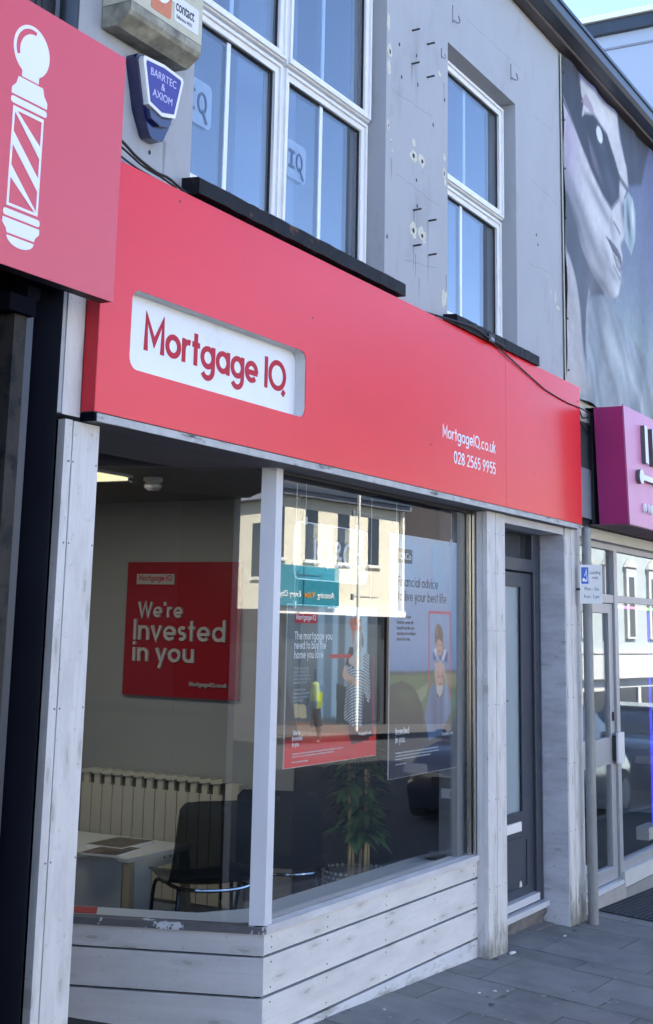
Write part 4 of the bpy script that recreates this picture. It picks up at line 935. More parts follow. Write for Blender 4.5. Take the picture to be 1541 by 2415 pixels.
def stroke(C, X, Z, pts, w, c, k=1.):
    d = np.full(X.shape, 9.)
    for (x1, z1), (x2, z2) in zip(pts[:-1], pts[1:]):
        L2 = (x2-x1)**2+(z2-z1)**2; t = np.clip(((X-x1)*(x2-x1)+(Z-z1)*(z2-z1))/L2, 0, 1); d = np.minimum(d, np.hypot(X-x1-t*(x2-x1), Z-z1-t*(z2-z1)))
    m_ = (np.clip(1-d/w, 0, 1)**.7*k)[..., None]; return C*(1-m_)+lin(c)*m_
def soft(C, X, Z, x, z, rx, rz, c, k=1., rot=0.):
    a_ = math.radians(rot); u_ = (X-x)*math.cos(a_)+(Z-z)*math.sin(a_); v_ = -(X-x)*math.sin(a_)+(Z-z)*math.cos(a_)
    m_ = (np.exp(-(u_/rx)**2-(v_/rz)**2)*k)[..., None]; return C*(1-m_)+lin(c)*m_
def banner_paint(X, Z):
    a = np.clip((Z-3.3)/2.3, 0, 1)[..., None]; b_ = np.clip((X-8.5)/3.0, 0, 1)[..., None]
    top = lin((104, 100, 160))*(1-b_)+lin((62, 60, 116))*b_; bot = lin((150, 162, 172))*(1-b_)+lin((138, 168, 166))*b_
    C = bot*(1-a)+top*a
    rs = np.random.RandomState(2)
    def fill(poly, c, k=1., im=None):
        nonlocal C
        mk = inpoly(X, Z, poly).astype(float)[..., None]*k; cc = im if im is not None else lin(c)*np.ones(C.shape); C = C*(1-mk)+cc*mk
    # cloud of pale light low right, dusk above
    C = soft(C, X, Z, 10.4, 3.6, .9, .5, (170, 196, 190), .6); C = soft(C, X, Z, 11.2, 4.5, .8, .6, (92, 88, 158), .6)
    fill([(9.8, 5.66), (10.7, 5.66), (10.45, 5.25), (10.06, 5.12), (9.98, 5.3)], (46, 44, 58)); C = blur(C, 4)
    for q in range(14): C = stroke(C, X, Z, [(9.85+q*.05, 5.66), (10.02+q*.03, 5.2+.02*q)], .012, (96, 90, 110) if q % 2 else (34, 32, 44), .5)
    # skin with modelling
    S = lin((214, 206, 204))*np.ones(C.shape)
    S = soft(S, X, Z, 8.62, 5.0, .30, .45, (178, 152, 186), .85); S = soft(S, X, Z, 9.35, 4.62, .30, .22, (228, 222, 220), .9, -35)
    S = soft(S, X, Z, 8.95, 4.55, .75, .10, (120, 116, 124), .85, -33); S = soft(S, X, Z, 8.72, 4.52, .55, .09, (78, 76, 88), .9, -36)
    S = soft(S, X, Z, 9.30, 4.17, .40, .05, (112, 108, 114), .9, -14); S = soft(S, X, Z, 9.72, 4.21, .10, .07, (226, 220, 218), .9); S = soft(S, X, Z, 9.60, 4.30, .16, .04, (128, 122, 128), .7, -10)
    S = soft(S, X, Z, 9.60, 4.66, .05, .12, (150, 142, 146), .6, 20); S = soft(S, X, Z, 9.90, 4.86, .04, .14, (120, 114, 120), .8, 15); S = soft(S, X, Z, 9.42, 5.48, .3, .10, (232, 228, 226), .7); S = soft(S, X, Z, 9.3, 4.78, .35, .05, (120, 112, 122), .75, -22)
    S = soft(S, X, Z, 9.45, 4.40, .14, .05, (150, 144, 148), .6, -30)
    fill(FACE, None, 1, S); C = blur(C, 1)
    # garment
    G = lin((150, 160, 168))*np.ones(C.shape)
    f_ = np.sin((X*1.7+Z*.9)*9+1.5*np.sin(X*4+Z*2))*.5+np.sin((X*1.4+Z*.8)*23+2*np.sin(Z*5))*.3
    G = G*(1+.30*f_[..., None]); G = soft(G, X, Z, 9.2, 3.95, .12, .25, (96, 100, 116), .8, 15); G = soft(G, X, Z, 9.6, 3.7, .35, .08, (206, 214, 214), .7, -35); G = soft(G, X, Z, 10.1, 3.55, .35, .06, (210, 220, 216), .7, -38)
    fill(BODY, None, 1, G); fill(NECKL, None, 1, lin((186, 178, 178))*(1+.12*f_[..., None])); C = blur(C, 2)
    N_ = lin((70, 70, 80))*np.ones(C.shape); N_ = soft(N_, X, Z, 9.1, 4.1, .10, .16, (110, 106, 112), .8, -40)
    fill(NECKD, None, .96, N_); C = blur(C, 3)
    C = stroke(C, X, Z, [(9.06, 4.05), (8.98, 3.9), (8.93, 3.6), (8.92, 3.3)], .03, (176, 172, 176), .8)
    # hair, temple and glasses
    fill(HAIR, (44, 38, 50)); 
    for q in range(16): C = stroke(C, X, Z, [(8.5+q*.028, 5.66), (8.52+q*.028, 5.52), (8.6+q*.022, 5.34)], .008, (92, 82, 98) if q % 3 else (26, 22, 32), .55)
    fill(LENS, (40, 38, 52)); C = blur(C, 1)
    LI = lin((30, 29, 42))*np.ones(C.shape); LI = soft(LI, X, Z, 9.12, 5.12, .28, .05, (128, 104, 128), .8, -33); LI = soft(LI, X, Z, 9.6, 5.02, .16, .10, (74, 72, 96), .8, -40); LI = soft(LI, X, Z, 9.42, 5.25, .10, .05, (70, 66, 88), .7)
    fill(LIN, None, 1, LI)
    rim_ = [(8.5, 5.36), (8.82, 5.165), (9.12, 4.975), (9.40, 4.857), (9.607, 4.81), (9.83, 4.955), (9.846, 5.13)]
    C = stroke(C, X, Z, rim_, .016, (150, 146, 160), .85); C = stroke(C, X, Z, [(x-.03, z+.035) for x, z in rim_[:5]], .010, (24, 22, 30), .9)
    C = stroke(C, X, Z, [(9.02, 5.37), (9.23, 5.425), (9.56, 5.388), (9.85, 5.14)], .012, (120, 116, 130), .7)
    fill([(8.95, 5.43), (9.24, 5.41), (9.2, 5.47), (9.05, 5.53)], (170, 136, 160), .8); fill(circ(9.36, 5.315, .085, 20, .062), (226, 228, 228))
    C = stroke(C, X, Z, [(9.832, 5.129), (9.93, 5.11), (10.03, 5.09)], .035, (40, 42, 52), .95)
    L2 = lin((168, 186, 192))*np.ones(C.shape); L2 = soft(L2, X, Z, 10.05, 4.83, .04, .16, (52, 58, 66), .9, 8); L2 = soft(L2, X, Z, 10.15, 4.9, .03, .10, (230, 236, 236), .9)
    fill(LENS2, None, 1, L2); C = stroke(C, X, Z, [(9.95, 4.99), (10.06, 5.085), (10.18, 5.05), (10.235, 4.95), (10.212, 4.72), (10.1, 4.57)], .012, (60, 66, 76), .8)
    # mouth, nostril
    fill([(9.451, 4.543), (9.55, 4.555), (9.66, 4.548), (9.75, 4.54), (9.845, 4.50), (9.863, 4.43), (9.75, 4.465), (9.60, 4.48)], (96, 88, 96)); C = stroke(C, X, Z, [(9.44, 4.548), (9.6, 4.508), (9.75, 4.478), (9.86, 4.41)], .014, (46, 42, 50), .95)
    fill([(9.60, 4.475), (9.75, 4.45), (9.84, 4.40), (9.80, 4.36), (9.70, 4.385)], (134, 124, 130)); C = soft(C, X, Z, 9.74, 4.42, .05, .012, (214, 206, 206), .8, -20)
    C = stroke(C, X, Z, [(9.62, 4.375), (9.72, 4.34), (9.80, 4.31)], .020, (92, 88, 94), .8)
    C = stroke(C, X, Z, [(9.666, 4.724), (9.74, 4.708), (9.80, 4.690), (9.83, 4.675)], .018, (62, 58, 66), .95); C = stroke(C, X, Z, [(9.60, 4.74), (9.64, 4.69), (9.70, 4.66)], .014, (128, 122, 128), .7)
    C = stroke(C, X, Z, [(9.59, 4.10), (9.75, 4.17), (9.82, 4.28)], .018, (108, 104, 110), .6)
    C = blur(C, 1)
    # mottling of the sheet; the shade in its creases is painted in
    mot = blur(np.repeat(rs.rand(*X.shape)[..., None], 3, -1), 12); C = C*(.55+.9*mot)
    crease_shade = np.abs(np.sin(X*3.1-Z*1.3+.4*np.sin(Z*3)))**14*np.exp(-(Z-3.25)*.9); C = C*(1-.35*crease_shade[..., None])
    g_ = C.mean(-1, keepdims=True); C = g_+(C-g_)*.7; return np.clip(C, 0, 1)*np.array([.84, .84, .83])
def wob(X, Z):
    return -.012*np.sin(X*7+Z*2.4)*np.exp(-(Z-3.2)*.7)-.022*np.abs(np.sin(X*5.2-Z*2.2))**4*np.exp(-(Z-3.25)*1.1)+.006*np.sin(Z*11+X*2)*np.exp(-(X-8.5)*2.2)-.010*np.abs(np.sin(X*6.3))**6*np.exp((Z-5.6)*6)
printed('banner_sheet', 8.545, 12.6, 3.24, 5.635, WY-.022, 520, 300, banner_paint, printmat('banner_print', .55), bn, wob)
bm = new(); tube(bm, [(8.541, WY-.012, 3.24), (8.541, WY-.012, 5.64)], .005, 6); obj('edge_rope', bm, m_chip, bn)
bm = new()
for k in range(7): prism(bm, circ(8.556, 3.4+k*.35, .008, 10), WY-.032, WY-.026, 'y')
obj('eyelets', bm, m_rust, bn, kind='stuff')

# tall building beyond
fb = thing('tall_grey_building', 'taller pale grey building rising behind the roof at upper right', 'building')
m_pale = mat('pale_blue_render', (.42, .47, .56), .8, var=.04, vscale=(.6, .6, .6))
bx('side_wall', m_pale, fb, 14.05, 26, 2.95, 14, -1, 8.28); bx('cornice', m_gutter, fb, 13.98, 26.06, 2.9, 14.06, 8.283, 8.43); bx('coping', m_creamtrim, fb, 13.94, 26.1, 2.86, 14.1, 8.433, 8.50); bx('string_course', m_reveal, fb, 14.035, 26, 2.94, 14, 8.10, 8.125)

# ---------------------------------------------------------------- pole and parking sign
pz = gz(8.75, 2.87)
pl = thing('sign_pole', 'weathered grey steel pole standing by the right pilaster', 'pole')
bm = new(); lathe(bm, [(.0335, pz-.05), (.033, pz), (.0315, 1.0), (.0305, 2.375), (.012, 2.385)], (8.745, 2.87, 0), 24); obj('pole_tube', bm, m_galv, pl, smooth=True)
bx('bracket', m_rust, pl, 8.70, 8.72, 2.86, 2.93, 1.97, 1.985); ls_ = thing('loading_sign', 'small white Loading only sign with blue trolley symbol fixed to the pole', 'sign', loc=(8.712, 2.832, 2.010), rz=math.atan2(-.905, -.42)+math.pi/2 if 0 else -math.pi/2+math.radians(24))
u = (1, 0, 0); v = (0, 0, 1)
obj('sign_plate', prism(new(), rrect(-.071, .071, -.124, .124, .009), -.003, .0, 'y'), mat('sign_white', (.78, .78, .76), .4, var=.05, vscale=(20, 20, 20)), ls_)
obj('blue_symbol', prism(new(), rrect(-.062, -.017, .002, .108, .003), -.0036, -.0031, 'y'), mat('sign_blue', (.035, .12, .52), .4), ls_)
bm = new(); prism(bm, [(-.032, .098), (-.029, .098), (-.022, .022), (-.027, .022)], -.0042, -.0037, 'y'); prism(bm, [(-.030, .09), (-.044, .052), (-.040, .050), (-.027, .086)], -.0045, -.0043, 'y'); prism(bm, circ(-.047, .028, .009, 12, .012), -.0042, -.0037, 'y'); prism(bm, circ(-.034, .022, .006, 12, .008), -.0042, -.0037, 'y'); obj('trolley_symbol', bm, m_whitelet, ls_)
for t, x, z, s in (('Loading', .026, .066, .030), ('only', .026, .034, .030), ('Mon - Sat', .002, -.040, .032), ('8 am - 5 pm', .002, -.088, .030)):
    fontmesh('lettering', t, m_cable, ls_, s, (x, -.0034, z), u, v, .0003, 'CENTER', sx=.74 if t != '8 am - 5 pm' else .66)

# door mat
dm = thing('door_mat', 'black rubber honeycomb mat outside the salon door', 'mat')
MG = lambda x, y: -.036*(x-7.2)+.07*(y-2.93)
bm = new(); x0, x1, y0, y1 = 9.18, 10.6, 2.58, 3.0
nx, ny = 34, 11
holes = []
for i in range(nx):
    for j in range(ny):
        cx_, cy_ = x0+.025+(x1-x0-.05)*(i+.5+(.25 if j % 2 else -.25))/nx, y0+.02+(y1-y0-.04)*(j+.5)/ny
        holes.append((cx_, cy_))
for cx_, cy_ in holes:
    rr = .014
    o_ = circ(cx_, cy_, rr, 6)
    a = [bm.verts.new((p[0], p[1], MG(*p)+.006)) for p in o_]; b_ = [bm.verts.new((cx_+(p[0]-cx_)*.6, cy_+(p[1]-cy_)*.6, MG(*p)+.0125)) for p in o_]
    for i in range(6): bm.faces.new((a[i], a[(i+1) % 6], b_[(i+1) % 6], b_[i]))
    bm.faces.new(b_)
obj('rubber_studs', bm, mat('rubber', (.012, .013, .017), .6), dm, kind='stuff')
b = box(new(), x0, x1, y0, y1, 0, .007)
for v_ in b.verts: v_.co.z += MG(v_.co.x, v_.co.y)
obj('rubber_base', b, mat('rubber', (0, 0, 0)), dm, .003)

# litter
for i, (x, y, s, lab) in enumerate(((7.45, 2.90, .02, 'crumpled white scrap at the foot of the middle pillar'), (8.18, 2.86, .013, 'tiny white scrap by the doorway'), (6.60, 2.66, .011, 'small white pebble-like scrap on the paving, the brightest'), (6.50, 2.70, .009, 'flat pale scrap on the paving left of the bright one'), (5.85, 2.88, .010, 'pale scrap beside the bottom riser board'), (6.66, 2.62, .007, 'smallest pale scrap on the paving right of the bright one'))):
    bm = new(); bmesh.ops.create_icosphere(bm, subdivisions=1, radius=s)
    for v_ in bm.verts: v_.co = Vector((v_.co.x*random.uniform(.7, 1.5)*(1.6 if i in (0, 3) else 1), v_.co.y*random.uniform(.6, 1.1), v_.co.z*.45*random.uniform(.5, 1.2)))+Vector((x, y, MG(x, y)+s*.35))
    tag(obj('litter', bm, m_paper), lab, 'litter', 'white scraps on the pavement')
bm = new()
for k in range(260):
    x = random.choice((random.uniform(5.1, 7.2), random.uniform(7.2, 8.5), random.uniform(8.5, 8.85))); yb = 2.995 if x < 7.2 else (3.08 if 7.47 < x < 8.5 else 2.925)
    y = yb-abs(random.gauss(0, .014))-.003; s = random.uniform(.0015, .005)
    z = MG(x, y)+s*.3
    if x > 7.47 and x < 8.5: z = MG(x, y)+s*.4; y -= random.random()*.08
    q = [bm.verts.new((x+random.uniform(-s, s)*1.6, y+random.uniform(-s, s), z+random.uniform(0, s))) for _ in range(4)]
    bm.faces.new(q[:3]); bm.faces.new((q[0], q[2], q[3])); bm.faces.new((q[1], q[3], q[2]))
o = obj('leaf_debris', bm, mat('debris', (.07, .055, .035), .9, objvar=.2)); tag(o, 'dark leaf crumbs and dirt gathered along the foot of the shopfront', 'dirt'); o['kind'] = 'stuff'

# ---------------------------------------------------------------- inside the shop
# red wall board
wbd = thing('wall_board', 'dark red Invested in you board on the inside wall behind the left pane', 'sign')
XB = 7.125
bx('board_panel', mat('red_board', (.32, .005, .016), .35), wbd, XB, XB+.028, 4.510, 5.370, 1.253, 2.075, .002)
bm = new(); bx('logo_plate', mat('plate_white', (.42, .42, .39), .4), wbd, XB-.008, XB-.0005, 5.0, 5.29, 1.936, 2.0, .003)
U, V = (0, -1, 0), (0, 0, 1)
m_bl = mat('board_letter', (.52, .51, .48), .45)
b = new(); wl = lettering(b, 'Mortgage IQ', 1, .17, (0, 0, 0), (1, 0, 0), V, 0); b.free()
letters('logo_lettering', [('Mortgage IQ', .036, (XB-.0085, 5.272, 1.958), 'l', .16, .254/(wl*.036))], m_redlet, wbd, U, V, depth=.001)
letters('board_lettering', [("We're", .094, (XB-.0005, 5.262, 1.732), 'l', .155, fit("We're", 0, .36, .100, .155)), ('Invested', .128, (XB-.0005, 5.293, 1.592), 'l', .145, fit('Invested', 0, .69, .128, .145)), ('in you', .118, (XB-.0005, 5.293, 1.462), 'l', .15, fit('in you', 0, .465, .118, .15)),
        ('MortgageIQ.co.uk', .024, (XB-.0005, 4.855, 1.325), 'l', .15, fit('MortgageIQ.co.uk', 0, .27, .024, .15))], m_bl, wbd, U, V, depth=.014)

# radiator
rd = thing('radiator', 'cream finned radiator on the wall below the red board', 'radiator')
bx('radiator_back', m_raddk, rd, 7.10, 7.125, 4.53, 5.585, .13, .77)
n = 13; p_ = 1.045/n
for k in range(n):
    ya = 5.585-k*p_
    bx('radiator_fin', m_rad, rd, 7.045, 7.062, ya-p_+.006, ya, .10, .715, .003)
    b = box(new(), 7.040, 7.13, ya-p_+.003, ya+.004, .783, .806); [setattr(v.co, 'z', v.co.z-.012) for v in b.verts if v.co.y > ya]; obj('fin_cap', b, m_rad, rd, .005)
    bx('fin_neck', m_rad, rd, 7.055, 7.10, ya-p_*.55, ya-.006, .7155, .782, .002)
    bx('fin_louvre', m_raddk, rd, 7.075, 7.095, ya-p_+.004, ya-p_*.56, .722, .78)
bx('pipe_cover', m_rad, rd, 7.05, 7.13, 4.43, 4.525, .1, .78, .004)

# table with magazines
tb = thing('side_table', 'low white table with splayed pale wooden legs left of the chair', 'table')
bx('table_top', m_tblw, tb, 6.03, 6.62, 4.452, 5.30, .478, .50, .003); bx('drawer_body', m_tblw, tb, 6.045, 6.30, 4.50, 5.27, .14, .474, .003)
bx('shelf_panel', m_tblw, tb, 6.305, 6.61, 4.55, 5.2, .40, .474, .002); bx('lower_shelf', m_tblw, tb, 6.305, 6.61, 4.50, 5.2, .16, .18, .002)
for x, y, dx, dy in ((6.055, 4.475, -.02, -.03), (6.595, 4.50, .02, -.02), (6.055, 5.27, -.02, .03), (6.595, 5.27, .02, .03)):
    b = box(new(), x-.022, x+.022, y-.030, y+.012, FL, .476)
    for v_ in b.verts:
        if v_.co.z < .2: v_.co.x += dx; v_.co.y += dy
    obj('leg', b, m_ply, tb, .003)
for x in (6.49, 6.55): obj('screw_cap', prism(new(), circ(x, .44, .006, 8), 4.547, 4.5495, 'y'), m_hole, tb)
def mag_paint(seed):
    def f(X, Y):
        r = np.random.RandomState(seed); a = np.zeros(X.shape+(3,))+np.array([.04, .035, .032])
        for _ in range(26):
            cx_, cy_ = r.uniform(X.min(), X.max()), r.uniform(Y.min(), Y.max()); c = np.array([.12, .085, .07])*r.uniform(.2, 1.7)*r.uniform(.8, 1.3, 3)
            mk = (np.abs(X-cx_) < r.uniform(.01, .06)) & (np.abs(Y-cy_) < r.uniform(.005, .04)); a[mk] = c
        return blur(a, 1)
    return f
for i, (x, y, rz, lab, s) in enumerate(((6.13, 4.64, .15, 'open magazine with dark cover, nearest on the white table', 1), (6.34, 4.74, .05, 'glossy brown magazine lying behind the nearest one on the table', 1.1))):
    mg = thing('magazine', lab, 'magazine', 'magazines on the table', (x, y, .5005), rz)
    bx('pages', m_paper, mg, -.14*s, .14*s, -.105*s, .105*s, .0003, .012+.006*i, .001)
    o = printed('cover', -.14*s, .14*s, -.105*s, .105*s, 0, 50, 40, mag_paint(i+3), printmat('magazine_print', .3), mg); o.matrix_local = Matrix.Translation((0, 0, .0125+.006*i)) @ Matrix.Rotation(math.radians(-90), 4, 'X')
tag(obj('leaflet', prism(new(), [onL(.73, -.13), onL(2.0, -.12), onL(2.0, -.25), onL(.76, -.25)], .5032, .506, 'z'), mat('red_leaflet', (.40, .03, .035), .5)), 'red leaflet lying on the inner window sill at far left', 'leaflet')

# chairs
def make_chair():
    c = thing('shell_chair', 'smoked plastic shell chair on a tube frame beside the white table', 'chair', 'smoked shell chairs')
    # seat shell: profile from front lip to back top, y forward
    prof = [(.235, .425), (.215, .440), (.15, .442), (.05, .428), (-.06, .424), (-.13, .432), (-.175, .46), (-.20, .52), (-.222, .62), (-.245, .73), (-.262, .815), (-.268, .832)]
    prof = [(p.y, p.z) for p in bez([(0, a, b_) for a, b_ in prof], 3)]
    ws = [(.205 if t < .12 else .232) if t < .5 else .238-.025*(t-.5)*2 for t in [i/(len(prof)-1) for i in range(len(prof))]]
    bm = new(); ncol = 12; th = .006; grids = []
    for off in (0, th):
        g = []
        for (y, z), w, i in zip(prof, ws, range(len(prof))):
            t = i/(len(prof)-1); row = []
            ry = min(1, (1-t)*9)**.4 if t > .88 else 1; ry = max(ry, .86)
            for k in range(ncol+1):
                s = k/ncol*2-1; cur = .022*s*s
                yy, zz = (y, z+cur*1.0) if t < .5 else (y+cur*1.6, z)
                if t > .5: yy -= off
                else: zz -= off
                row.append(bm.verts.new((s*w*ry, yy, zz-(.012*s**6 if t > .95 else 0))))
            g.append(row)
        grids.append(g)
    A, B = grids; n = len(A)
    for i in range(n-1):
        for k in range(ncol):
            bm.faces.new((A[i][k], A[i][k+1], A[i+1][k+1], A[i+1][k])); bm.faces.new((B[i][k], B[i+1][k], B[i+1][k+1], B[i][k+1]))
    for i in range(n-1):
        for k in (0, ncol): bm.faces.new((A[i][k], A[i+1][k], B[i+1][k], B[i][k]))
    for k in range(ncol):
        for i in (0, n-1): bm.faces.new((A[i][k], A[i][k+1], B[i][k+1], B[i][k]))
    obj('seat_shell', bm, m_chair, c, smooth=True)
    for sx in (-1, 1):
        bm = new(); tube(bm, bez([(sx*.225, .20, .0), (sx*.215, .185, .25), (sx*.205, .165, .395), (sx*.19, .09, .415), (sx*.18, -.02, .410), (sx*.18, -.12, .412), (sx*.195, -.175, .39), (sx*.22, -.215, .2), (sx*.235, -.235, 0)], 6), .0095, 8); obj('leg_frame', bm, m_chairleg, c, smooth=True)
    bm = new(); tube(bm, bez([(-.185, -.15, .416), (-.10, -.200, .412), (0, -.212, .410), (.10, -.200, .412), (.185, -.15, .416)], 6), .009, 8); obj('rear_rail', bm, m_chrome, c, smooth=True)
    bm = new(); tube(bm, [(-.19, .10, .408), (.19, .10, .408)], .008, 8); obj('front_rail', bm, m_chairleg, c, smooth=True)
    bm = new(); lathe(bm, [(.018, 0), (.02, .002), (.012, .004)], (0, 0, 0), 12); o = obj('shell_button', bm, m_hole, c); o.matrix_local = Matrix.Translation((0, -.262, .795)) @ Matrix.Rotation(math.radians(90), 4, 'X')
    return c
ch = make_chair(); ch.location = (6.0, 3.955, FL); ch.rotation_euler = (0, 0, math.radians(53)-math.pi/2)
c2 = dup(ch, (6.62, 3.86, FL), math.radians(20)-math.pi/2, 'second smoked plastic chair, further right behind the corner post', 'smoked shell chairs')

# plant in woven basket
pt = thing('potted_plant', 'bamboo plant in a grey woven basket behind the large pane', 'plant')
PX, PY = 6.90, 3.575
bm = new(); lathe(bm, [(.13, FL), (.165, .12), (.178, .28), (.172, .40), (.165, .415), (.155, .40), (.15, .36)], (PX, PY, 0), 36)
obj('basket', bm, mat('woven_basket', (.22, .20, .165), .85), pt, smooth=True)
bm = new(); rows_ = 15; seg = 34
for j in range(rows_):
    z = FL+.02+j*(.385/rows_); t = (z-FL)/.385; r = .135+.045*math.sin(min(1, t*1.15)*math.pi*.55)
    for k in range(seg):
        a = 2*math.pi*(k+(.5 if j % 2 else 0))/seg; da = math.pi/seg*.86; c0 = Vector((PX+math.cos(a)*(r+.006), PY+math.sin(a)*(r+.006), z+.012)); tn = Vector((-math.sin(a), math.cos(a), 0))*r*da; upv = Vector((0, 0, .0105)); o_ = Vector((math.cos(a), math.sin(a), 0))*.010
        q = [bm.verts.new(c0-tn-o_), bm.verts.new(c0-upv-o_*.4), bm.verts.new(c0+tn-o_), bm.verts.new(c0+upv-o_*.4)]; tp = bm.verts.new(c0+o_*.25)
        for i in range(4): bm.faces.new((q[i], q[(i+1) % 4], tp))
obj('basket_weave', bm, mat('woven_straw', (.62, .57, .46), .8, objvar=.05), pt, kind='stuff')
bm = new(); lathe(bm, [(.001, .365), (.150, .366), (.150, .34)], (PX, PY, 0), 24); obj('soil', bm, mat('soil', (.03, .022, .016), .95), pt)
canes = [(-.085, .0, 1.25), (-.02, -.06, .95), (.02, .03, 1.18), (.075, -.03, 1.1), (.10, .03, .85)]
bm_l = new(); random.seed(11)
for cx_, cy_, h in canes:
    pts = [(PX+cx_, PY+cy_, .36), (PX+cx_+random.uniform(-.01, .01), PY+cy_, .7), (PX+cx_+random.uniform(-.03, .03), PY+cy_+random.uniform(-.02, .02), h)]
    bm = new(); tube(bm, bez(pts, 6), .0085, 8); obj('cane', bm, mat('bamboo_cane', (.62, .45, .20), .5), pt, smooth=True)
    for _ in range(115):
        t = random.uniform(.12, 1.05); base = Vector(pts[0]).lerp(Vector(pts[2]), t); a = random.uniform(0, 6.28); l = random.uniform(.09, .17); w = l*.15
        if base.z < .60 or base.z > 1.12: continue
        d = Vector((math.cos(a), math.sin(a), random.uniform(-.1, .55))).normalized(); sd_ = d.cross(Vector((0, 0, 1))).normalized()
        st_ = base+d*.015; prev = None
        for q in range(6):
            s_ = q/5; pos = st_+d*l*s_+Vector((0, 0, -.55*l*s_*s_)); ww = w*math.sin(math.pi*min(1, s_*.92+.08))**.8
            cur = (bm_l.verts.new(pos-sd_*ww), bm_l.verts.new(pos+Vector((0, 0, -ww*.35))), bm_l.verts.new(pos+sd_*ww))
            if prev:
                bm_l.faces.new((prev[0], prev[1], cur[1], cur[0])); bm_l.faces.new((prev[1], prev[2], cur[2], cur[1]))
            prev = cur
obj('foliage', bm_l, mat('bamboo_leaf', (.06, .135, .04), .4, objvar=.0, var=.35, vscale=(9, 9, 9)), pt, smooth=True, kind='stuff')

# ceiling light + heat detector
cl = thing('ceiling_light', 'lit rectangular ceiling light inside at upper left', 'light')
bx('diffuser', mat('lit_diffuser', (.9, .85, .6), .5, emit=(1.0, .88, .52), estr=.24), cl, 5.40, 5.76, 4.37, 5.50, 2.428, 2.442); bx('light_tray', m_aluw, cl, 5.38, 5.78, 4.35, 5.52, 2.443, 2.459)
ld = bpy.data.lights.new('lamp_light', 'AREA'); lo = bpy.data.objects.new('lamp_light', ld); COL.objects.link(lo); ld.shape = 'RECTANGLE'; ld.size = .34; ld.size_y = 1.2; ld.energy = 3.0; ld.color = (1, .94, .84); lo.location = (5.58, 4.87, 2.42); lo.parent = cl
hd = thing('heat_detector', 'round white smoke detector on the ceiling beside the lit panel', 'smoke detector')
bm = new(); lathe(bm, [(.052, 2.459), (.052, 2.44), (.040, 2.437), (.040, 2.425), (.048, 2.422), (.046, 2.405), (.030, 2.392), (.01, 2.39)], (5.93, 4.33, 0), 28); obj('detector_body', bm, m_aluw, hd, smooth=True)
cn_ = thing('sill_dish', 'small dark round dish on the inner sill near the right jamb', 'dish'); bm = new(); lathe(bm, [(.050, .5035), (.056, .515), (.056, .538), (.046, .540), (.040, .525)], (7.02, 3.17, 0), 24); obj('dish_body', bm, mat('dark_green_tin', (.025, .03, .022), .3), cn_, smooth=True)

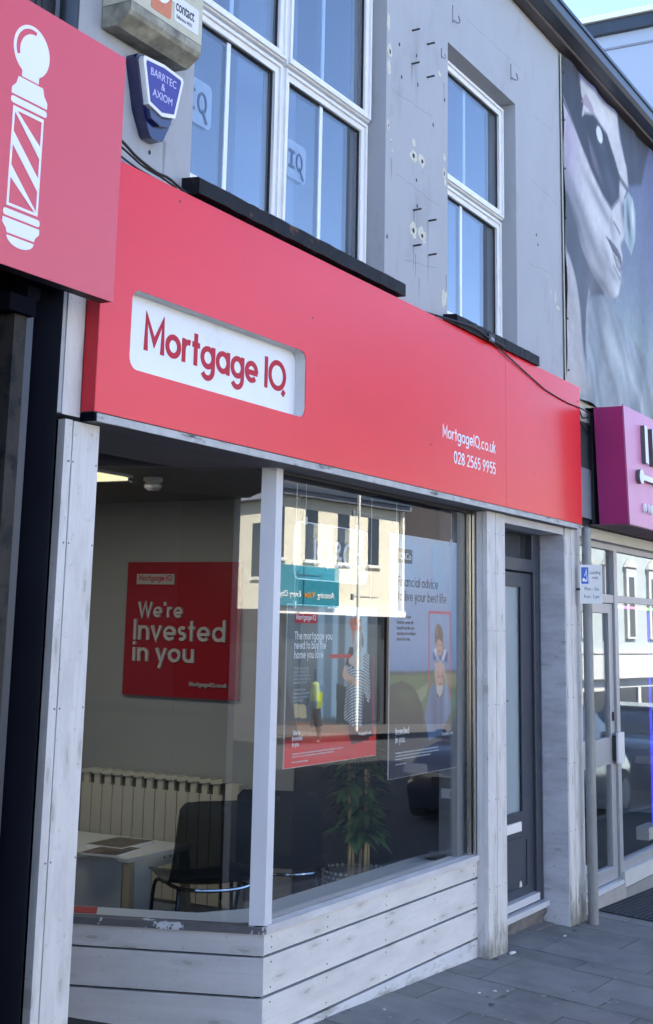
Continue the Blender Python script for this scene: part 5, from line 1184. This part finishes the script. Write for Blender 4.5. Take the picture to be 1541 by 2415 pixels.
# hanging posters
def wires(parent, xs_, y, z0, z1=2.345):
    for x in xs_:
        bm = new(); tube(bm, [(x, y, z0), (x, y, z1)], .0013, 5); obj('hanging_wire', bm, m_aluw, parent)
        bx('wire_clip', m_aluw, parent, x-.006, x+.006, y-.006, y+.006, z0-.022, z0+.012)
YP = 3.15
hairc = dict()
def poster_L(X, Z):
    rq = np.random.RandomState(9)
    C = lin((92, 104, 112))*np.ones(X.shape+(3,))
    t = np.clip((1.8-Z)/.72, 0, 1)[..., None]; C = C*(1-t*.55)
    def fill(poly, c, k=1.):
        nonlocal C
        mk = inpoly(X, Z, poly).astype(float)[..., None]*k; C = C*(1-mk)+lin(c)*mk
    for x0_, x1_, c in ((5.66, 5.72, (140, 165, 178)), (5.72, 5.80, (92, 115, 128)), (5.80, 5.86, (150, 178, 190)), (5.86, 5.93, (84, 96, 104)), (5.93, 6.0, (150, 168, 178)), (6.0, 6.16, (176, 198, 206)), (6.16, 6.275, (70, 80, 88))):
        fill([(x0_, 1.29), (x1_, 1.28), (x1_, 1.80), (x0_, 1.80)], c)
    C = blur(C, 3)
    fill([(5.375, 1.29), (6.275, 1.22), (6.275, 1.05), (5.375, 1.05)], (150, 104, 78)); fill([(5.47, 1.24), (5.96, 1.20), (5.98, 1.19), (5.48, 1.22)], (190, 150, 118)); C = blur(C, 2)
    fill([(5.375, 1.45), (5.44, 1.34), (5.529, 1.171), (5.375, 1.17)], (58, 42, 44), .85)
    fill([(5.45, 1.36), (5.56, 1.35), (5.57, 1.29), (5.46, 1.30)], (190, 172, 132)); fill([(5.848, 1.44), (5.953, 1.419), (5.933, 1.303), (5.975, 1.25), (5.855, 1.255)], (38, 48, 48))
    fill([(5.62, 1.33), (5.70, 1.33), (5.72, 1.25), (5.60, 1.25)], (70, 52, 46)); fill([(5.672, 1.40), (5.72, 1.40), (5.712, 1.33), (5.664, 1.33)], (205, 205, 50))
    r = np.clip((1.225-Z)/.06, 0, 1)[..., None]; C = C*(1-r)+lin((225, 34, 46))*r*np.ones(C.shape)
    fill([(5.54, 1.17), (6.05, 1.15), (6.06, 1.10), (5.55, 1.11)], (214, 70, 74), .6)
    # couple embracing
    fill([(6.111, 1.40), (6.223, 1.38), (6.245, 1.18), (6.124, 1.18)], (64, 66, 74)); fill([(5.975, 1.243), (6.108, 1.225), (6.193, 1.198), (6.194, 1.161), (6.011, 1.150), (5.985, 1.191)], (84, 40, 48))
    fill([(5.975, 1.605), (6.016, 1.605), (6.03, 1.5), (5.933, 1.523)], (52, 44, 54)); fill([(5.997, 1.70), (6.034, 1.70), (6.04, 1.65), (6.02, 1.60), (5.999, 1.62)], (186, 140, 118))
    DR = [(5.982, 1.523), (6.032, 1.499), (6.116, 1.498), (6.184, 1.509), (6.205, 1.368), (6.185, 1.335), (6.136, 1.385), (6.116, 1.228), (6.033, 1.232), (5.926, 1.274), (5.952, 1.438)]
    mk = inpoly(X, Z, DR) | inpoly(X, Z, [(6.122, 1.566), (6.156, 1.581), (6.191, 1.566), (6.184, 1.50), (6.123, 1.51)])
    ph = (Z+.9*(X-6.06)**2*2.0)/.0145; st_ = (ph-np.floor(ph)) < .42
    C = np.where(mk[..., None], np.where(st_[..., None], lin((52, 56, 66)), lin((196, 200, 200))), C)
    fill([(6.067, 1.703), (6.11, 1.684), (6.125, 1.616), (6.08, 1.567), (6.03, 1.574), (6.012, 1.616), (6.034, 1.68)], (176, 176, 172)); fill([(6.105, 1.68), (6.125, 1.64), (6.12, 1.60), (6.10, 1.62)], (120, 110, 108))
    C = soft(C, X, Z, 5.97, 1.35, .03, .14, (60, 64, 74), .6); C = soft(C, X, Z, 6.09, 1.40, .03, .10, (240, 240, 236), .35); C = soft(C, X, Z, 6.12, 1.34, .012, .08, (40, 40, 50), .7)
    fill([(5.965, 1.549), (6.02, 1.572), (6.106, 1.559), (6.09, 1.502), (6.04, 1.507), (5.973, 1.53)], (198, 176, 164)); fill([(5.93, 1.523), (5.955, 1.504), (5.955, 1.486), (6.033, 1.462), (6.084, 1.439), (6.06, 1.417), (5.925, 1.457), (5.905, 1.479)], (206, 166, 142))
    C = soft(C, X, Z, 5.99, 1.44, .03, .012, (160, 112, 92), .7, -10); C = soft(C, X, Z, 6.07, 1.62, .02, .05, (110, 112, 112), .6); C = soft(C, X, Z, 6.05, 1.66, .012, .03, (226, 226, 220), .7)
    for q in range(40): C = soft(C, X, Z, 6.035+rq.uniform(-.05, .05), 1.718+rq.uniform(-.028, .028), .012, .009, (150+int(rq.uniform(0, 90)), 62+int(rq.uniform(0, 50)), 38), .8)
    C = soft(C, X, Z, 6.012, 1.655, .008, .03, (140, 98, 84), .6)
    fill([(5.777, 1.573), (5.985, 1.573), (5.985, 1.556), (5.777, 1.556)], (196, 40, 50)); fill([(6.226, 1.575), (6.244, 1.56), (6.240, 1.19), (6.226, 1.19)], (190, 36, 48))
    return blur(C, 0)*1.0
hp = thing('hanging_poster', 'landscape Mortgage IQ poster with embracing couple and red base, hanging in the window', 'poster')
bx('poster_board', m_white, hp, 5.375, 6.275, YP+.0012, YP+.006, 1.083, 1.797); printed('poster_print', 5.377, 6.273, 1.085, 1.795, YP, 190, 150, poster_L, printmat('poster_print', .3), hp)
wires(hp, (5.44, 6.20), YP+.003, 1.80)
obj('logo_patch', prism(new(), rrect(5.440, 5.646, 1.713, 1.757, .006), YP-.0012, YP-.0004, 'y'), m_redlet, hp)
U, V = (1, 0, 0), (0, 0, 1)
letters('logo_lettering', [('Mortgage IQ', .024, (5.452, YP-.0014, 1.728), 'l', .15, fit('Mortgage IQ', 5.452, 5.634, .024, .15))], m_whitelet, hp, U, V, depth=.0005)
letters('headline', [('The mortgage you', .036, (5.443, YP-.0006, 1.640), 'l', .14, fit('The mortgage you', 5.443, 5.797, .036, .14)), ('need to buy the', .036, (5.442, YP-.0006, 1.598), 'l', .14, fit('need to buy the', 5.442, 5.737, .036, .14)), ('home you love', .036, (5.442, YP-.0006, 1.556), 'l', .14, fit('home you love', 5.442, 5.712, .036, .14))], m_whitelet, hp, U, V, depth=.0005)
para = ['Whether you\'re buying', 'your first home or your', 'next home our team can', 'see the process with you', 'and make it go well', '', 'Your home may be', 'repossessed if you do not', 'keep up repayments on', 'your mortgage']
letters('small_print', [(t, .0125, (5.442, YP-.0006, 1.508-i*.0158), 'l', .13, .78) for i, t in enumerate(para) if t], mat('grey_print', (.5, .52, .54), .5), hp, U, V, depth=.0004)
letters('foot_lettering', [("We're", .022, (5.448, YP-.0006, 1.222), 'l', .16, .8), ('Invested', .022, (5.442, YP-.0006, 1.198), 'l', .16, .8), ('in you', .022, (5.442, YP-.0006, 1.173), 'l', .16, .8), ('MortgageIQ.co.uk', .015, (6.215, YP-.0006, 1.190), 'r', .16, .8)] +
        [(t, .007, (5.442, YP-.0006, z), 'l', .13, 1.1) for t, z in (('We will provide you with independent advice and help you find the right mortgage for you every time', 1.139), ('Registered in the country and regulated by the local authority under its full number', 1.127), ('Terms and conditions do apply', 1.104))], m_whitelet, hp, U, V, depth=.0004)

def poster_R(X, Z):
    t = np.clip((2.18-Z)/.7, 0, 1)[..., None]; C = lin((172, 192, 216))*(1-t)+lin((112, 142, 182))*t
    rs_ = np.random.RandomState(4); nz = rs_.rand(*X.shape)[..., None]; nz = blur(np.repeat(nz, 3, -1), 10); C = C*(.72+.56*nz)
    cl_ = np.exp(-((Z-1.62)/.12)**2)[..., None]; C = C*(1-cl_*.25)+lin((168, 182, 204))*cl_*.25
    def fill(poly, c, k=1.):
        nonlocal C
        mk = inpoly(X, Z, poly).astype(float)[..., None]*k; C = C*(1-mk)+lin(c)*mk
    fill([(6.41, 1.482), (7.28, 1.476), (7.28, .9), (6.41, .9)], (96, 118, 74)); fill([(6.41, 1.484), (7.28, 1.478), (7.28, 1.462), (6.41, 1.468)], (56, 76, 62)); fill([(6.95, 1.47), (7.28, 1.46), (7.28, 1.38), (7.0, 1.40)], (150, 142, 90)); C = blur(C, 2)
    fill([(6.41, 1.417), (6.569, 1.434), (6.697, 1.405), (6.79, 1.337), (6.831, 1.271), (6.805, 1.1), (6.41, 1.1)], (54, 70, 52)); C = blur(C, 2)
    g = rs_.rand(*X.shape)[..., None]; C = np.where((Z < 1.48)[..., None], C*(.7+.6*blur(np.repeat(g, 3, -1), 2)), C)
    fill([(6.74, 1.38), (6.90, 1.42), (6.86, 1.35), (6.79, 1.32)], (150, 160, 120), .7)
    d = np.clip((1.30-Z)/.14, 0, 1)[..., None]; C = C*(1-d)+lin((32, 34, 56))*d
    fill([(6.884, 1.334), (6.937, 1.421), (6.979, 1.387), (7.049, 1.346), (7.091, 1.384), (7.134, 1.411), (7.177, 1.347), (7.19, 1.26), (7.05, 1.14), (6.9, 1.12), (6.844, 1.238)], (96, 128, 170), .85)
    fill([(6.985, 1.40), (7.09, 1.40), (7.08, 1.345), (7.04, 1.33), (7.0, 1.345)], (40, 42, 52)); fill([(6.964, 1.482), (7.091, 1.48), (7.091, 1.423), (7.042, 1.357), (6.993, 1.386)], (206, 162, 140)); fill([(6.99, 1.40), (7.09, 1.40), (7.07, 1.355), (7.04, 1.335), (7.0, 1.362)], (200, 196, 192))
    for x, z, w, h in ((7.022, 1.448, .012, .004), (7.066, 1.448, .012, .004), (7.045, 1.408, .018, .005)): fill(circ(x, z, w, 10, h), (110, 70, 60))
    fill([(6.95, 1.582), (6.991, 1.599), (7.104, 1.605), (7.148, 1.57), (7.141, 1.519), (7.062, 1.537), (6.95, 1.538)], (58, 80, 140)); fill([(6.955, 1.59), (6.99, 1.60), (7.03, 1.54), (7.0, 1.53)], (214, 220, 230)); fill([(7.10, 1.60), (7.13, 1.585), (7.09, 1.53), (7.06, 1.54)], (214, 220, 230))
    fill([(6.964, 1.521), (7.048, 1.531), (7.105, 1.502), (7.12, 1.42), (7.09, 1.474), (6.978, 1.481)], (212, 172, 154))
    fill([(6.984, 1.645), (7.083, 1.645), (7.09, 1.593), (7.041, 1.554), (6.998, 1.576)], (204, 158, 138)); fill([(6.97, 1.69), (6.99, 1.72), (7.018, 1.732), (7.06, 1.715), (7.082, 1.67), (7.085, 1.625), (7.02, 1.648), (6.975, 1.615)], (112, 84, 66))
    C = soft(C, X, Z, 6.975, 1.25, .05, .14, (52, 72, 112), .7, 10); C = soft(C, X, Z, 7.13, 1.33, .03, .10, (150, 178, 210), .5); C = soft(C, X, Z, 7.06, 1.20, .03, .14, (50, 66, 104), .6); C = soft(C, X, Z, 7.085, 1.43, .012, .05, (150, 104, 88), .7); C = soft(C, X, Z, 7.08, 1.60, .012, .04, (150, 106, 88), .7); C = soft(C, X, Z, 7.0, 1.55, .02, .03, (36, 52, 104), .6); C = soft(C, X, Z, 6.995, 1.69, .015, .03, (160, 128, 100), .7); C = soft(C, X, Z, 6.60, 1.36, .12, .04, (92, 110, 80), .5, -10)
    for x, z, w, h in ((7.015, 1.615, .011, .004), (7.06, 1.617, .011, .004), (7.036, 1.582, .016, .004)): fill(circ(x, z, w, 10, h), (120, 78, 66))
    for poly in ([(6.888, 1.800), (7.186, 1.800), (7.186, 1.785), (6.888, 1.785)], [(6.888, 1.79), (6.900, 1.79), (6.900, 1.395), (6.888, 1.395)], [(7.174, 1.79), (7.186, 1.79), (7.186, 1.33), (7.174, 1.33)]): fill(poly, (200, 52, 66))
    return blur(C, 1)*1.02
hr = thing('hanging_poster', 'tall portrait poster reading Financial advice, with boy on man\'s shoulders, hanging in the window', 'poster')
bx('poster_board', m_white, hr, 6.415, 7.272, YP+.0012, YP+.006, .955, 2.186); printed('poster_print', 6.417, 7.270, .957, 2.184, YP, 190, 260, poster_R, printmat('poster_print', .3), hr)
wires(hr, (6.49, 7.20), YP+.003, 2.19)
obj('logo_patch', prism(new(), rrect(6.494, 6.675, 2.038, 2.112, .008), YP-.0012, YP-.0004, 'y'), mat('charcoal_patch', (.05, .05, .06), .4), hr)
letters('logo_lettering', [('IQ&Co', .034, (6.512, YP-.0014, 2.057), 'l', .13, fit('IQ&Co', 6.512, 6.66, .034, .13))], m_whitelet, hr, U, V, depth=.0005)
m_dk = mat('dark_print', (.035, .04, .055), .5)
letters('headline', [('Financial advice', .052, (6.500, YP-.0006, 1.917), 'l', .12, fit('Financial advice', 6.5, 7.01, .052, .12)), ('to live your best life', .052, (6.500, YP-.0006, 1.842), 'l', .12, fit('to live your best life', 6.5, 7.122, .052, .12))], m_dk, hr, U, V, depth=.0005)
letters('small_print', [(t, .0185, (6.497, YP-.0006, 1.752-i*.0285), 'l', .13, .85) for i, t in enumerate(('Every part of your', 'financial journey will', 'benefit from the care', 'and help of our advisors', 'here in the town'))], m_dk, hr, U, V, depth=.0004)
letters('foot_lettering', [('Invested', .036, (6.49, YP-.0006, 1.168), 'l', .15, fit('Invested', 6.49, 6.65, .036, .15)), ('in you', .036, (6.49, YP-.0006, 1.128), 'l', .15, fit('in you', 6.49, 6.60, .036, .15)), ('WeAreIQ.com'.replace('A', 'a'), .020, (7.215, YP-.0006, 1.135), 'r', .16, .9)] +
        [(t, .0085, (6.49, YP-.0006, z), 'l', .13, 1.0) for t, z in (('We will help you find the right mortgage for you and your family from across the whole of the market', 1.075), ('Your property may be repossessed if you do not keep up repayments on your mortgage or other loans', 1.060), ('The company is authorised and regulated by the relevant financial conduct body', 1.045), ('Registered in the country', 1.02))], m_whitelet, hr, U, V, depth=.0004)
# both posters hang close behind the glass: shift them from the drafting plane to the hanging plane
bpy.context.view_layer.update(); KP = 3.055/3.15
for th_ in (hp, hr):
    for c_ in th_.children:
        if c_.data.users == 1: c_.data.transform(Matrix.Translation((0, 0, 1.7)) @ Matrix.Scale(KP, 4) @ Matrix.Translation((0, 0, -1.7)))
# clear acrylic sign
ac = thing('acrylic_sign', 'clear rounded acrylic sign with white IQ.&Co letters hanging in the window', 'sign')
m_acr = glass('clear_acrylic', (.90, .93, .94), .05, haze=.05)
obj('acrylic_sheet', prism(new(), rrect(5.365, 6.09, 1.908, 2.168, .04), 3.118, 3.124, 'y'), m_acr, ac)
obj('sheet_edge', plate(new(), rrect(5.364, 6.091, 1.907, 2.169, .041), [rrect(5.3685, 6.0865, 1.9115, 2.1645, .037)], 3.1165, 3.1175), m_bar, ac)
letters('acrylic_lettering', [('IQ.&Co', .118, (5.545, 3.1165, 1.978), 'l', .14, fit('IQ.&Co', 5.545, 6.02, .118, .10))], m_whitelet, ac, U, V, depth=.0012)
wires(ac, (5.47, 5.98), 3.121, 2.18)

# ---------------------------------------------------------------- the far side of the street (seen mirrored in the glass)
def frame_at(s, off=0): # point on the far facade line
    d = Vector((.9925, .122, 0)); nrm = Vector((-.122, .9925, 0)); return Vector((37.1, -14, 0))+d*s+nrm*off
FM = Matrix(((.9925, -.122, 0, 37.1), (.122, .9925, 0, -14), (0, 0, 1, 0), (0, 0, 0, 1)))
def fobj(name, m, parent, s0, s1, o0, o1, z0, z1, bev=0.):
    b = box(new(), s0, s1, o0, o1, z0, z1, FM); return obj(name, b, m, parent, bev)
cb = thing('cream_building', 'sunlit cream two-storey building with narrow windows across the street', 'building')
fobj('wall', m_cream, cb, -20, 3.55, -9, 0, 2.25, 5.45); fobj('ground_floor', mat('shop_dark', (.035, .037, .042), .5), cb, -20, 3.5, -9, -.5, -2, 2.25); fobj('ledge', m_creamtrim, cb, -20, 3.6, .001, .25, 2.05, 2.24)
fobj('eaves', m_reveal, cb, -20, 3.75, -.1, .35, 5.46, 5.72); fobj('gutter', m_gutter, cb, -20, 3.7, .351, .48, 5.6, 5.72); fobj('roof', m_slate, cb, -20, 3.6, -8, -.1, 5.73, 6.1)
k = 0; s = 2.05
while s > -19:
    w_ = fobj('window', m_creamtrim, cb, s-.40, s+.40, .001, .10, 3.55, 3.64); fobj('pane', m_darkwin, w_, s-.31, s+.31, -.02, .012, 3.65, 5.12); s -= 1.66; k += 1
for s in (-19, -13, -7): fobj('pier', m_creamtrim, cb, s-.2, s+.2, -.45, .02, -2, 2.04)
for s in (-16, -10, -4, 1.2): fobj('shop_pane', m_darkwin, cb, s-2.3, s+2.0, -.48, -.44, -1.2, 1.8)
fobj('downpipe', m_creamtrim, cb, 3.56, 3.68, .02, .14, 2.25, 5.45)
ts = thing('teal_shop_sign', 'teal shop sign reading Amazing Value Every Day across the street', 'sign')
fobj('sign_board', m_teal, ts, -9.5, -.35, .26, .40, 2.26, 3.42)
def ftext(text, m, s, z, size): 
    o = fontmesh('lettering', text, m, ts, size, FM @ Vector((s, .41, z)), FM.to_3x3() @ Vector((-1, 0, 0)), (0, 0, 1), .01, sx=1.0); return o
ftext('Amazing', m_whitelet, -.62, 2.52, .25); ftext('Value', mat('orange_letter', (.75, .33, .04), .5), -1.60, 2.52, .25); ftext('Every Day', m_whitelet, -2.28, 2.52, .25)
db = thing('dark_building', 'dark slate and brick building across the street, right of the cream one', 'building')
m_dbr = mat('dark_brick', (.055, .045, .045), .9, var=.25, vscale=(2, 2, 5)); fobj('wall', m_dbr, db, 3.8, 8.5, -9, -.6, -2, 7.0); fobj('wall', m_dbr, db, 8.6, 16.2, -9, -.8, -2, 12.5); fobj('roof', m_slate, db, 8.5, 16.3, -9.2, -.6, 12.51, 13.0); fobj('rear_block', m_dbr, db, 16.3, 21, -16, -9.3, -2, 13.5)
for s in (5.2, 7.0, 9.8, 11.8, 13.8): fobj('window', m_darkwin, db, s-.4, s+.4, -.62 if s < 8 else -.82, -.58 if s < 8 else -.78, 3.0, 4.6)
wh = thing('white_building', 'sunlit white building with ornate window surrounds across the street', 'building')
m_whb = mat('white_render', (.44, .44, .42), .8, var=.03, vscale=(1, 1, 1)); m_whp = mat('pale_aqua_render', (.33, .375, .38), .8)
fobj('wall', m_whp, wh, 16.45, 25.7, -9, 0, .55, 8.6)
fobj('band', m_whb, wh, 16.4, 25.9, .002, .35, -.10, .85); fobj('cornice', m_whb, wh, 16.4, 25.9, .002, .3, .90, 1.02); fobj('ground_wall', m_whb, wh, 16.45, 25.7, -9, -.02, -2.5, -.11)
fobj('shop_opening', m_darkwin, wh, 20.6, 24.6, -.019, .04, -2.5, -.5); fobj('shop_opening', m_darkwin, wh, 17.2, 19.4, -.019, .04, -2.5, -.6)
fobj('shop_pilaster', m_whb, wh, 22.3, 22.6, .041, .1, -2.5, -.5)
for s in (17.4, 19.6, 21.8, 24.2):
    w_ = fobj('window', m_whb, wh, s-.52, s+.52, .002, .14, 1.5, 4.5); fobj('pane', m_darkwin, w_, s-.27, s+.27, .142, .15, 1.6, 4.1)
    b = new(); prism(b, [(s-.62, 4.51), (s+.62, 4.51), (s+.4, 4.7), (s, 4.95), (s-.4, 4.7)], .05, .22, 'y'); b.transform(FM); obj('hood', b, m_whb, w_)
rbk = thing('red_brick_building', 'dark red brick building at the far end across the street', 'building'); fobj('wall', mat('red_brick', (.16, .06, .05), .9, var=.2, vscale=(2, 2, 6)), rbk, 26, 60, -9, -.3, -3, 9)
for s in (28, 31, 34, 37, 41): fobj('window', m_whb, rbk, s-.5, s+.5, -.29, -.2, 2, 4)
# building seen in the splayed pane
cb2 = thing('corner_building', 'cream building with grey roof and pink shop sign down the street to the left', 'building')
M2 = Matrix.Translation((-34.3, -3.3, 1.2)) @ Matrix.Rotation(math.radians(160), 4, 'Z')
def g2(name, m, parent, *a):
    return obj(name, box(new(), *a, M2), m, parent)
g2('wall', m_cream, cb2, -12, 9, 0, 8, -1.2, 4.4); g2('eaves', m_reveal, cb2, -12.2, 9.3, -.4, .1, 4.41, 4.7)
b = new(); prism(b, [(-.4, 4.71), (4, 7.2), (8.4, 4.71)], -12.2, 9.2, 'x'); b.transform(M2); obj('roof', b, mat('grey_slates', (.16, .165, .18), .7), cb2)
for s in (-10, -8, -6, -4, -2, 0, 2, 4, 6, 8):
    w_ = g2('window', m_creamtrim, cb2, s-.5, s+.5, -.1, -.002, 1.9, 2.0); g2('pane', m_darkwin, w_, s-.38, s+.38, -.03, -.003, 2.01, 3.7)
g2('ground_floor', m_dbr, cb2, -12, 9, -.05, -.004, -1.2, 1.0); g2('shop_sign_board', m_pink, cb2, 3.0, 9.2, -.3, -.051, .9, 1.7)
# far row continuing left, closing the street
fr_ = thing('terrace_left', 'plain rendered terrace across the street to the left, behind the viewer', 'building')
fobj('wall', m_creamtrim, fr_, -62, -20.3, -9, -.2, -2, 5.6); fobj('roof', m_slate, fr_, -62, -20.3, -9, .1, 5.61, 6.4)
for s in range(-60, -21, 3): fobj('window', m_darkwin, fr_, s-.5, s+.5, -.19, -.15, 2.6, 4.3); fobj('shop_pane', m_darkwin, fr_, s-1.1, s+1.1, -.19, -.15, -1, 1.2)

# street pole with banner arms, far pavement
pp = frame_at(-1.96, 2.2)
lp = thing('lamp_post', 'slim cream street pole with short arms across the street', 'lamp post'); g_ = g0(pp.x)-.12
bm = new(); lathe(bm, [(.055, g_), (.05, 0), (.035, 5.6)], (pp.x, pp.y, 0), 12); obj('pole', bm, m_creamtrim, lp)
for z in (4.9, 2.55):
    bm = new(); tube(bm, [FM @ Vector((-2.0, 2.2, z)), FM @ Vector((-1.0, 2.2, z))], .02, 6); tube(bm, [FM @ Vector((-2.26, 2.2, z-.1)), FM @ Vector((-2.26, 2.2, z+.08))], .05, 6); tube(bm, [FM @ Vector((-2.26, 2.2, z)), FM @ Vector((-1.95, 2.2, z))], .02, 6); obj('banner_arm', bm, m_galv, lp)

# pedestrians across the street
def person(loc, rz, label, top, legs, vest=None):
    p = thing('person', label, 'person', None, loc, rz)
    J = [(0, 0, .95), (0, 0, 1.15), (0, .01, 1.40), (0, .01, 1.50), (0, .02, 1.60), (0, .03, 1.70), (.10, 0, .90), (.12, .05, .50), (.12, .0, .09), (.12, .12, .04), (-.10, 0, .90), (-.12, -.10, .50), (-.12, -.22, .12), (-.12, -.12, .05),
         (.19, 0, 1.41), (.25, -.03, 1.14), (.24, .10, .90), (.24, .16, .84), (-.19, 0, 1.41), (-.25, .04, 1.14), (-.24, .12, .92), (-.24, .18, .86)]
    E_ = [(0, 1), (1, 2), (2, 3), (3, 4), (4, 5), (0, 6), (6, 7), (7, 8), (8, 9), (0, 10), (10, 11), (11, 12), (12, 13), (2, 14), (14, 15), (15, 16), (16, 17), (2, 18), (18, 19), (19, 20), (20, 21)]
    R_ = [.15, .14, .15, .06, .09, .08, .10, .07, .045, .04, .10, .07, .045, .04, .07, .05, .035, .03, .07, .05, .035, .03]
    me = bpy.data.meshes.new('body'); me.from_pydata(J, E_, []); o = bpy.data.objects.new('body', me); COL.objects.link(o); o.parent = p
    md = o.modifiers.new('skin', 'SKIN'); me.skin_vertices[0].data[0].use_root = True
    for v_, r_ in zip(me.skin_vertices[0].data, R_): v_.radius = (r_, r_*.85)
    sb = o.modifiers.new('sub', 'SUBSURF'); sb.levels = 1; sb.render_levels = 1; me.materials.append(top)
    bm = new(); lathe(bm, [(.16, .60), (.17, .75), (.18, .95), (.17, 1.0)], (0, 0, 0), 16); obj('trousers', bm, legs, p, smooth=True)
    bm = new(); lathe(bm, [(.05, 1.55), (.10, 1.60), (.108, 1.68), (.08, 1.77), (.02, 1.80)], (0, -.005, 0), 14); obj('hair', bm, m_hole, p, smooth=True)
    if vest: bm = new(); lathe(bm, [(.165, 1.02), (.17, 1.1), (.175, 1.3), (.15, 1.42), (.07, 1.47)], (0, .005, 0), 16); obj('vest', bm, vest, p, smooth=True)
person((30, -10.6, g0(30)-.27), 1.9, 'person in a yellow hi-vis vest walking across the street', m_navy, m_navy, mat('hivis', (.42, .45, .05), .6))
person((31.2, -12.6, g0(31.2)-.12), -1.2, 'person in dark clothes on the far pavement', m_navy, m_hole)
person((27.5, -12.9, g0(27.5)-.12), 1.4, 'person in a pale jacket on the far pavement', m_creamtrim, m_navy)
# parked cars
m_carp = mat('dark_blue_car_paint', (.012, .018, .045), .22, spec=.6, coat=.9); m_carg = mat('car_glass', (.015, .018, .022), .05, spec=.8); m_tyre = mat('tyre', (.02, .02, .02), .8)
def make_car():
    c = thing('parked_car', 'dark blue car parked at the kerb, nearest to the shop', 'car', 'cars parked along the kerb')
    # side sections along x (front at x=0), half widths
    st_ = [(0.0, .30, .70, .62, .70), (.05, .22, .78, .76, .66), (.35, .18, .90, .86, .68), (.9, .17, .97, .89, .74), (1.25, .17, 1.02, .90, .76), (2.2, .17, 1.04, .90, .78), (3.4, .17, 1.04, .90, .76), (4.0, .18, 1.0, .87, .72), (4.35, .25, .95, .80, .66), (4.42, .32, .80, .74, .62)]
    bm = new(); R_ = []
    for x, zb_, zt_, w, wt in st_:
        ring = [(-w*.92, zb_), (-w, zb_+.18), (-w, (zb_+zt_)/2+.08), (-wt, zt_), (0, zt_+.03), (wt, zt_), (w, (zb_+zt_)/2+.08), (w, zb_+.18), (w*.92, zb_), (0, zb_)]
        R_.append([bm.verts.new((x, y, z)) for y, z in ring])
    for i in range(len(R_)-1):
        for k in range(10): bm.faces.new((R_[i][k], R_[i][(k+1) % 10], R_[i+1][(k+1) % 10], R_[i+1][k]))
    bm.faces.new(R_[0]); bm.faces.new(R_[-1][::-1]); o = obj('body', bm, m_carp, c, smooth=True)
    bm = new(); G = []
    for x, zt_, wt in ((1.15, 1.02, .74), (1.85, 1.42, .60), (2.6, 1.47, .60), (3.3, 1.42, .58), (4.05, 1.0, .70)):
        G.append([bm.verts.new(p) for p in ((x, -.78 if zt_ > 1.1 else -wt, 1.0), (x, -wt, zt_), (x, 0, zt_+.02), (x, wt, zt_), (x, .78 if zt_ > 1.1 else wt, 1.0))])
    for i in range(4):
        for k in range(4): bm.faces.new((G[i][k], G[i][k+1], G[i+1][k+1], G[i+1][k]))
    obj('cabin_glass', bm, m_carg, c, smooth=True)
    bm = new(); q = [(1.83, 1.425), (2.6, 1.478), (3.32, 1.425)]
    for i in range(2):
        a, b_ = q[i], q[i+1]; vv = [bm.verts.new(p) for p in ((a[0], -.61, a[1]), (a[0], .61, a[1]), (b_[0], .61, b_[1]), (b_[0], -.61, b_[1]), (a[0], -.61, a[1]+.025), (a[0], .61, a[1]+.025), (b_[0], .61, b_[1]+.025), (b_[0], -.61, b_[1]+.025))]
        for f in ((0, 1, 2, 3), (4, 5, 6, 7), (0, 1, 5, 4), (1, 2, 6, 5), (2, 3, 7, 6), (3, 0, 4, 7)): bm.faces.new([vv[j] for j in f])
    obj('roof', bm, m_carp, c)
    for x in (.78, 3.55):
        for y in (-.84, .84):
            bm = new(); lathe(bm, [(.31, -.1), (.325, -.08), (.325, .08), (.31, .1)], (0, 0, 0), 24); o = obj('wheel', bm, m_tyre, c, M=Matrix.Translation((x, y, .325)) @ Matrix.Rotation(math.pi/2, 4, 'X'))
            bm = new(); lathe(bm, [(.2, -.105), (.2, .105)], (0, 0, 0), 16); obj('rim', bm, m_alu, o)
    for y in (-.62, .62):
        bm = new(); prism(bm, [(y-.17, .62), (y+.17, .62), (y+.15, .74), (y-.14, .73)], -.012, .10, 'x'); obj('headlight', bm, mat('headlight', (.8, .82, .85), .1, metal=.7), c)
    bx('grille', m_chrome, c, -.02, .06, -.38, .38, .60, .62); bx('grille', m_gasket, c, -.015, .05, -.40, .40, .50, .595); bx('number_plate', m_paper, c, -.035, -.012, -.26, .26, .36, .47)
    for y in (-.92, .92): bx('mirror', m_carp, c, 1.45, 1.58, min(y, y*1.1), max(y, y*1.1), .98, 1.1)
    return c
car = make_car(); car.location = (15.9, -.74, g0(17.7)-.28); car.rotation_euler = (0, math.atan(.036), 0)
fontmesh('plate_lettering', 'TB', m_cable, car, .10, (-.036, -.03, .38), (0, -1, 0), (0, 0, 1), .001, offset=.003)
car2 = dup(car, (21.7, -.78, g0(23.7)-.28), None, 'dark blue car parked at the kerb behind the nearest one', 'cars parked along the kerb'); car2.rotation_euler = (0, math.atan(.036), 0)

# ---------------------------------------------------------------- put each thing's origin at its base
bpy.context.view_layer.update()
for o in [q for q in COL.objects if q.type == 'EMPTY' and q.parent is None and q.location.length < 1e-6]:
    mn = Vector((1e9,)*3); mxv = Vector((-1e9,)*3)
    for c in o.children:
        if c.type != 'MESH': continue
        for corner in c.bound_box:
            w = c.matrix_local @ Vector(corner)
            for i in range(3): mn[i] = min(mn[i], w[i]); mxv[i] = max(mxv[i], w[i])
    base = Vector(((mn.x+mxv.x)/2, (mn.y+mxv.y)/2, mn.z)); o.location = base
    for c in o.children: c.matrix_local = Matrix.Translation(-base) @ c.matrix_local
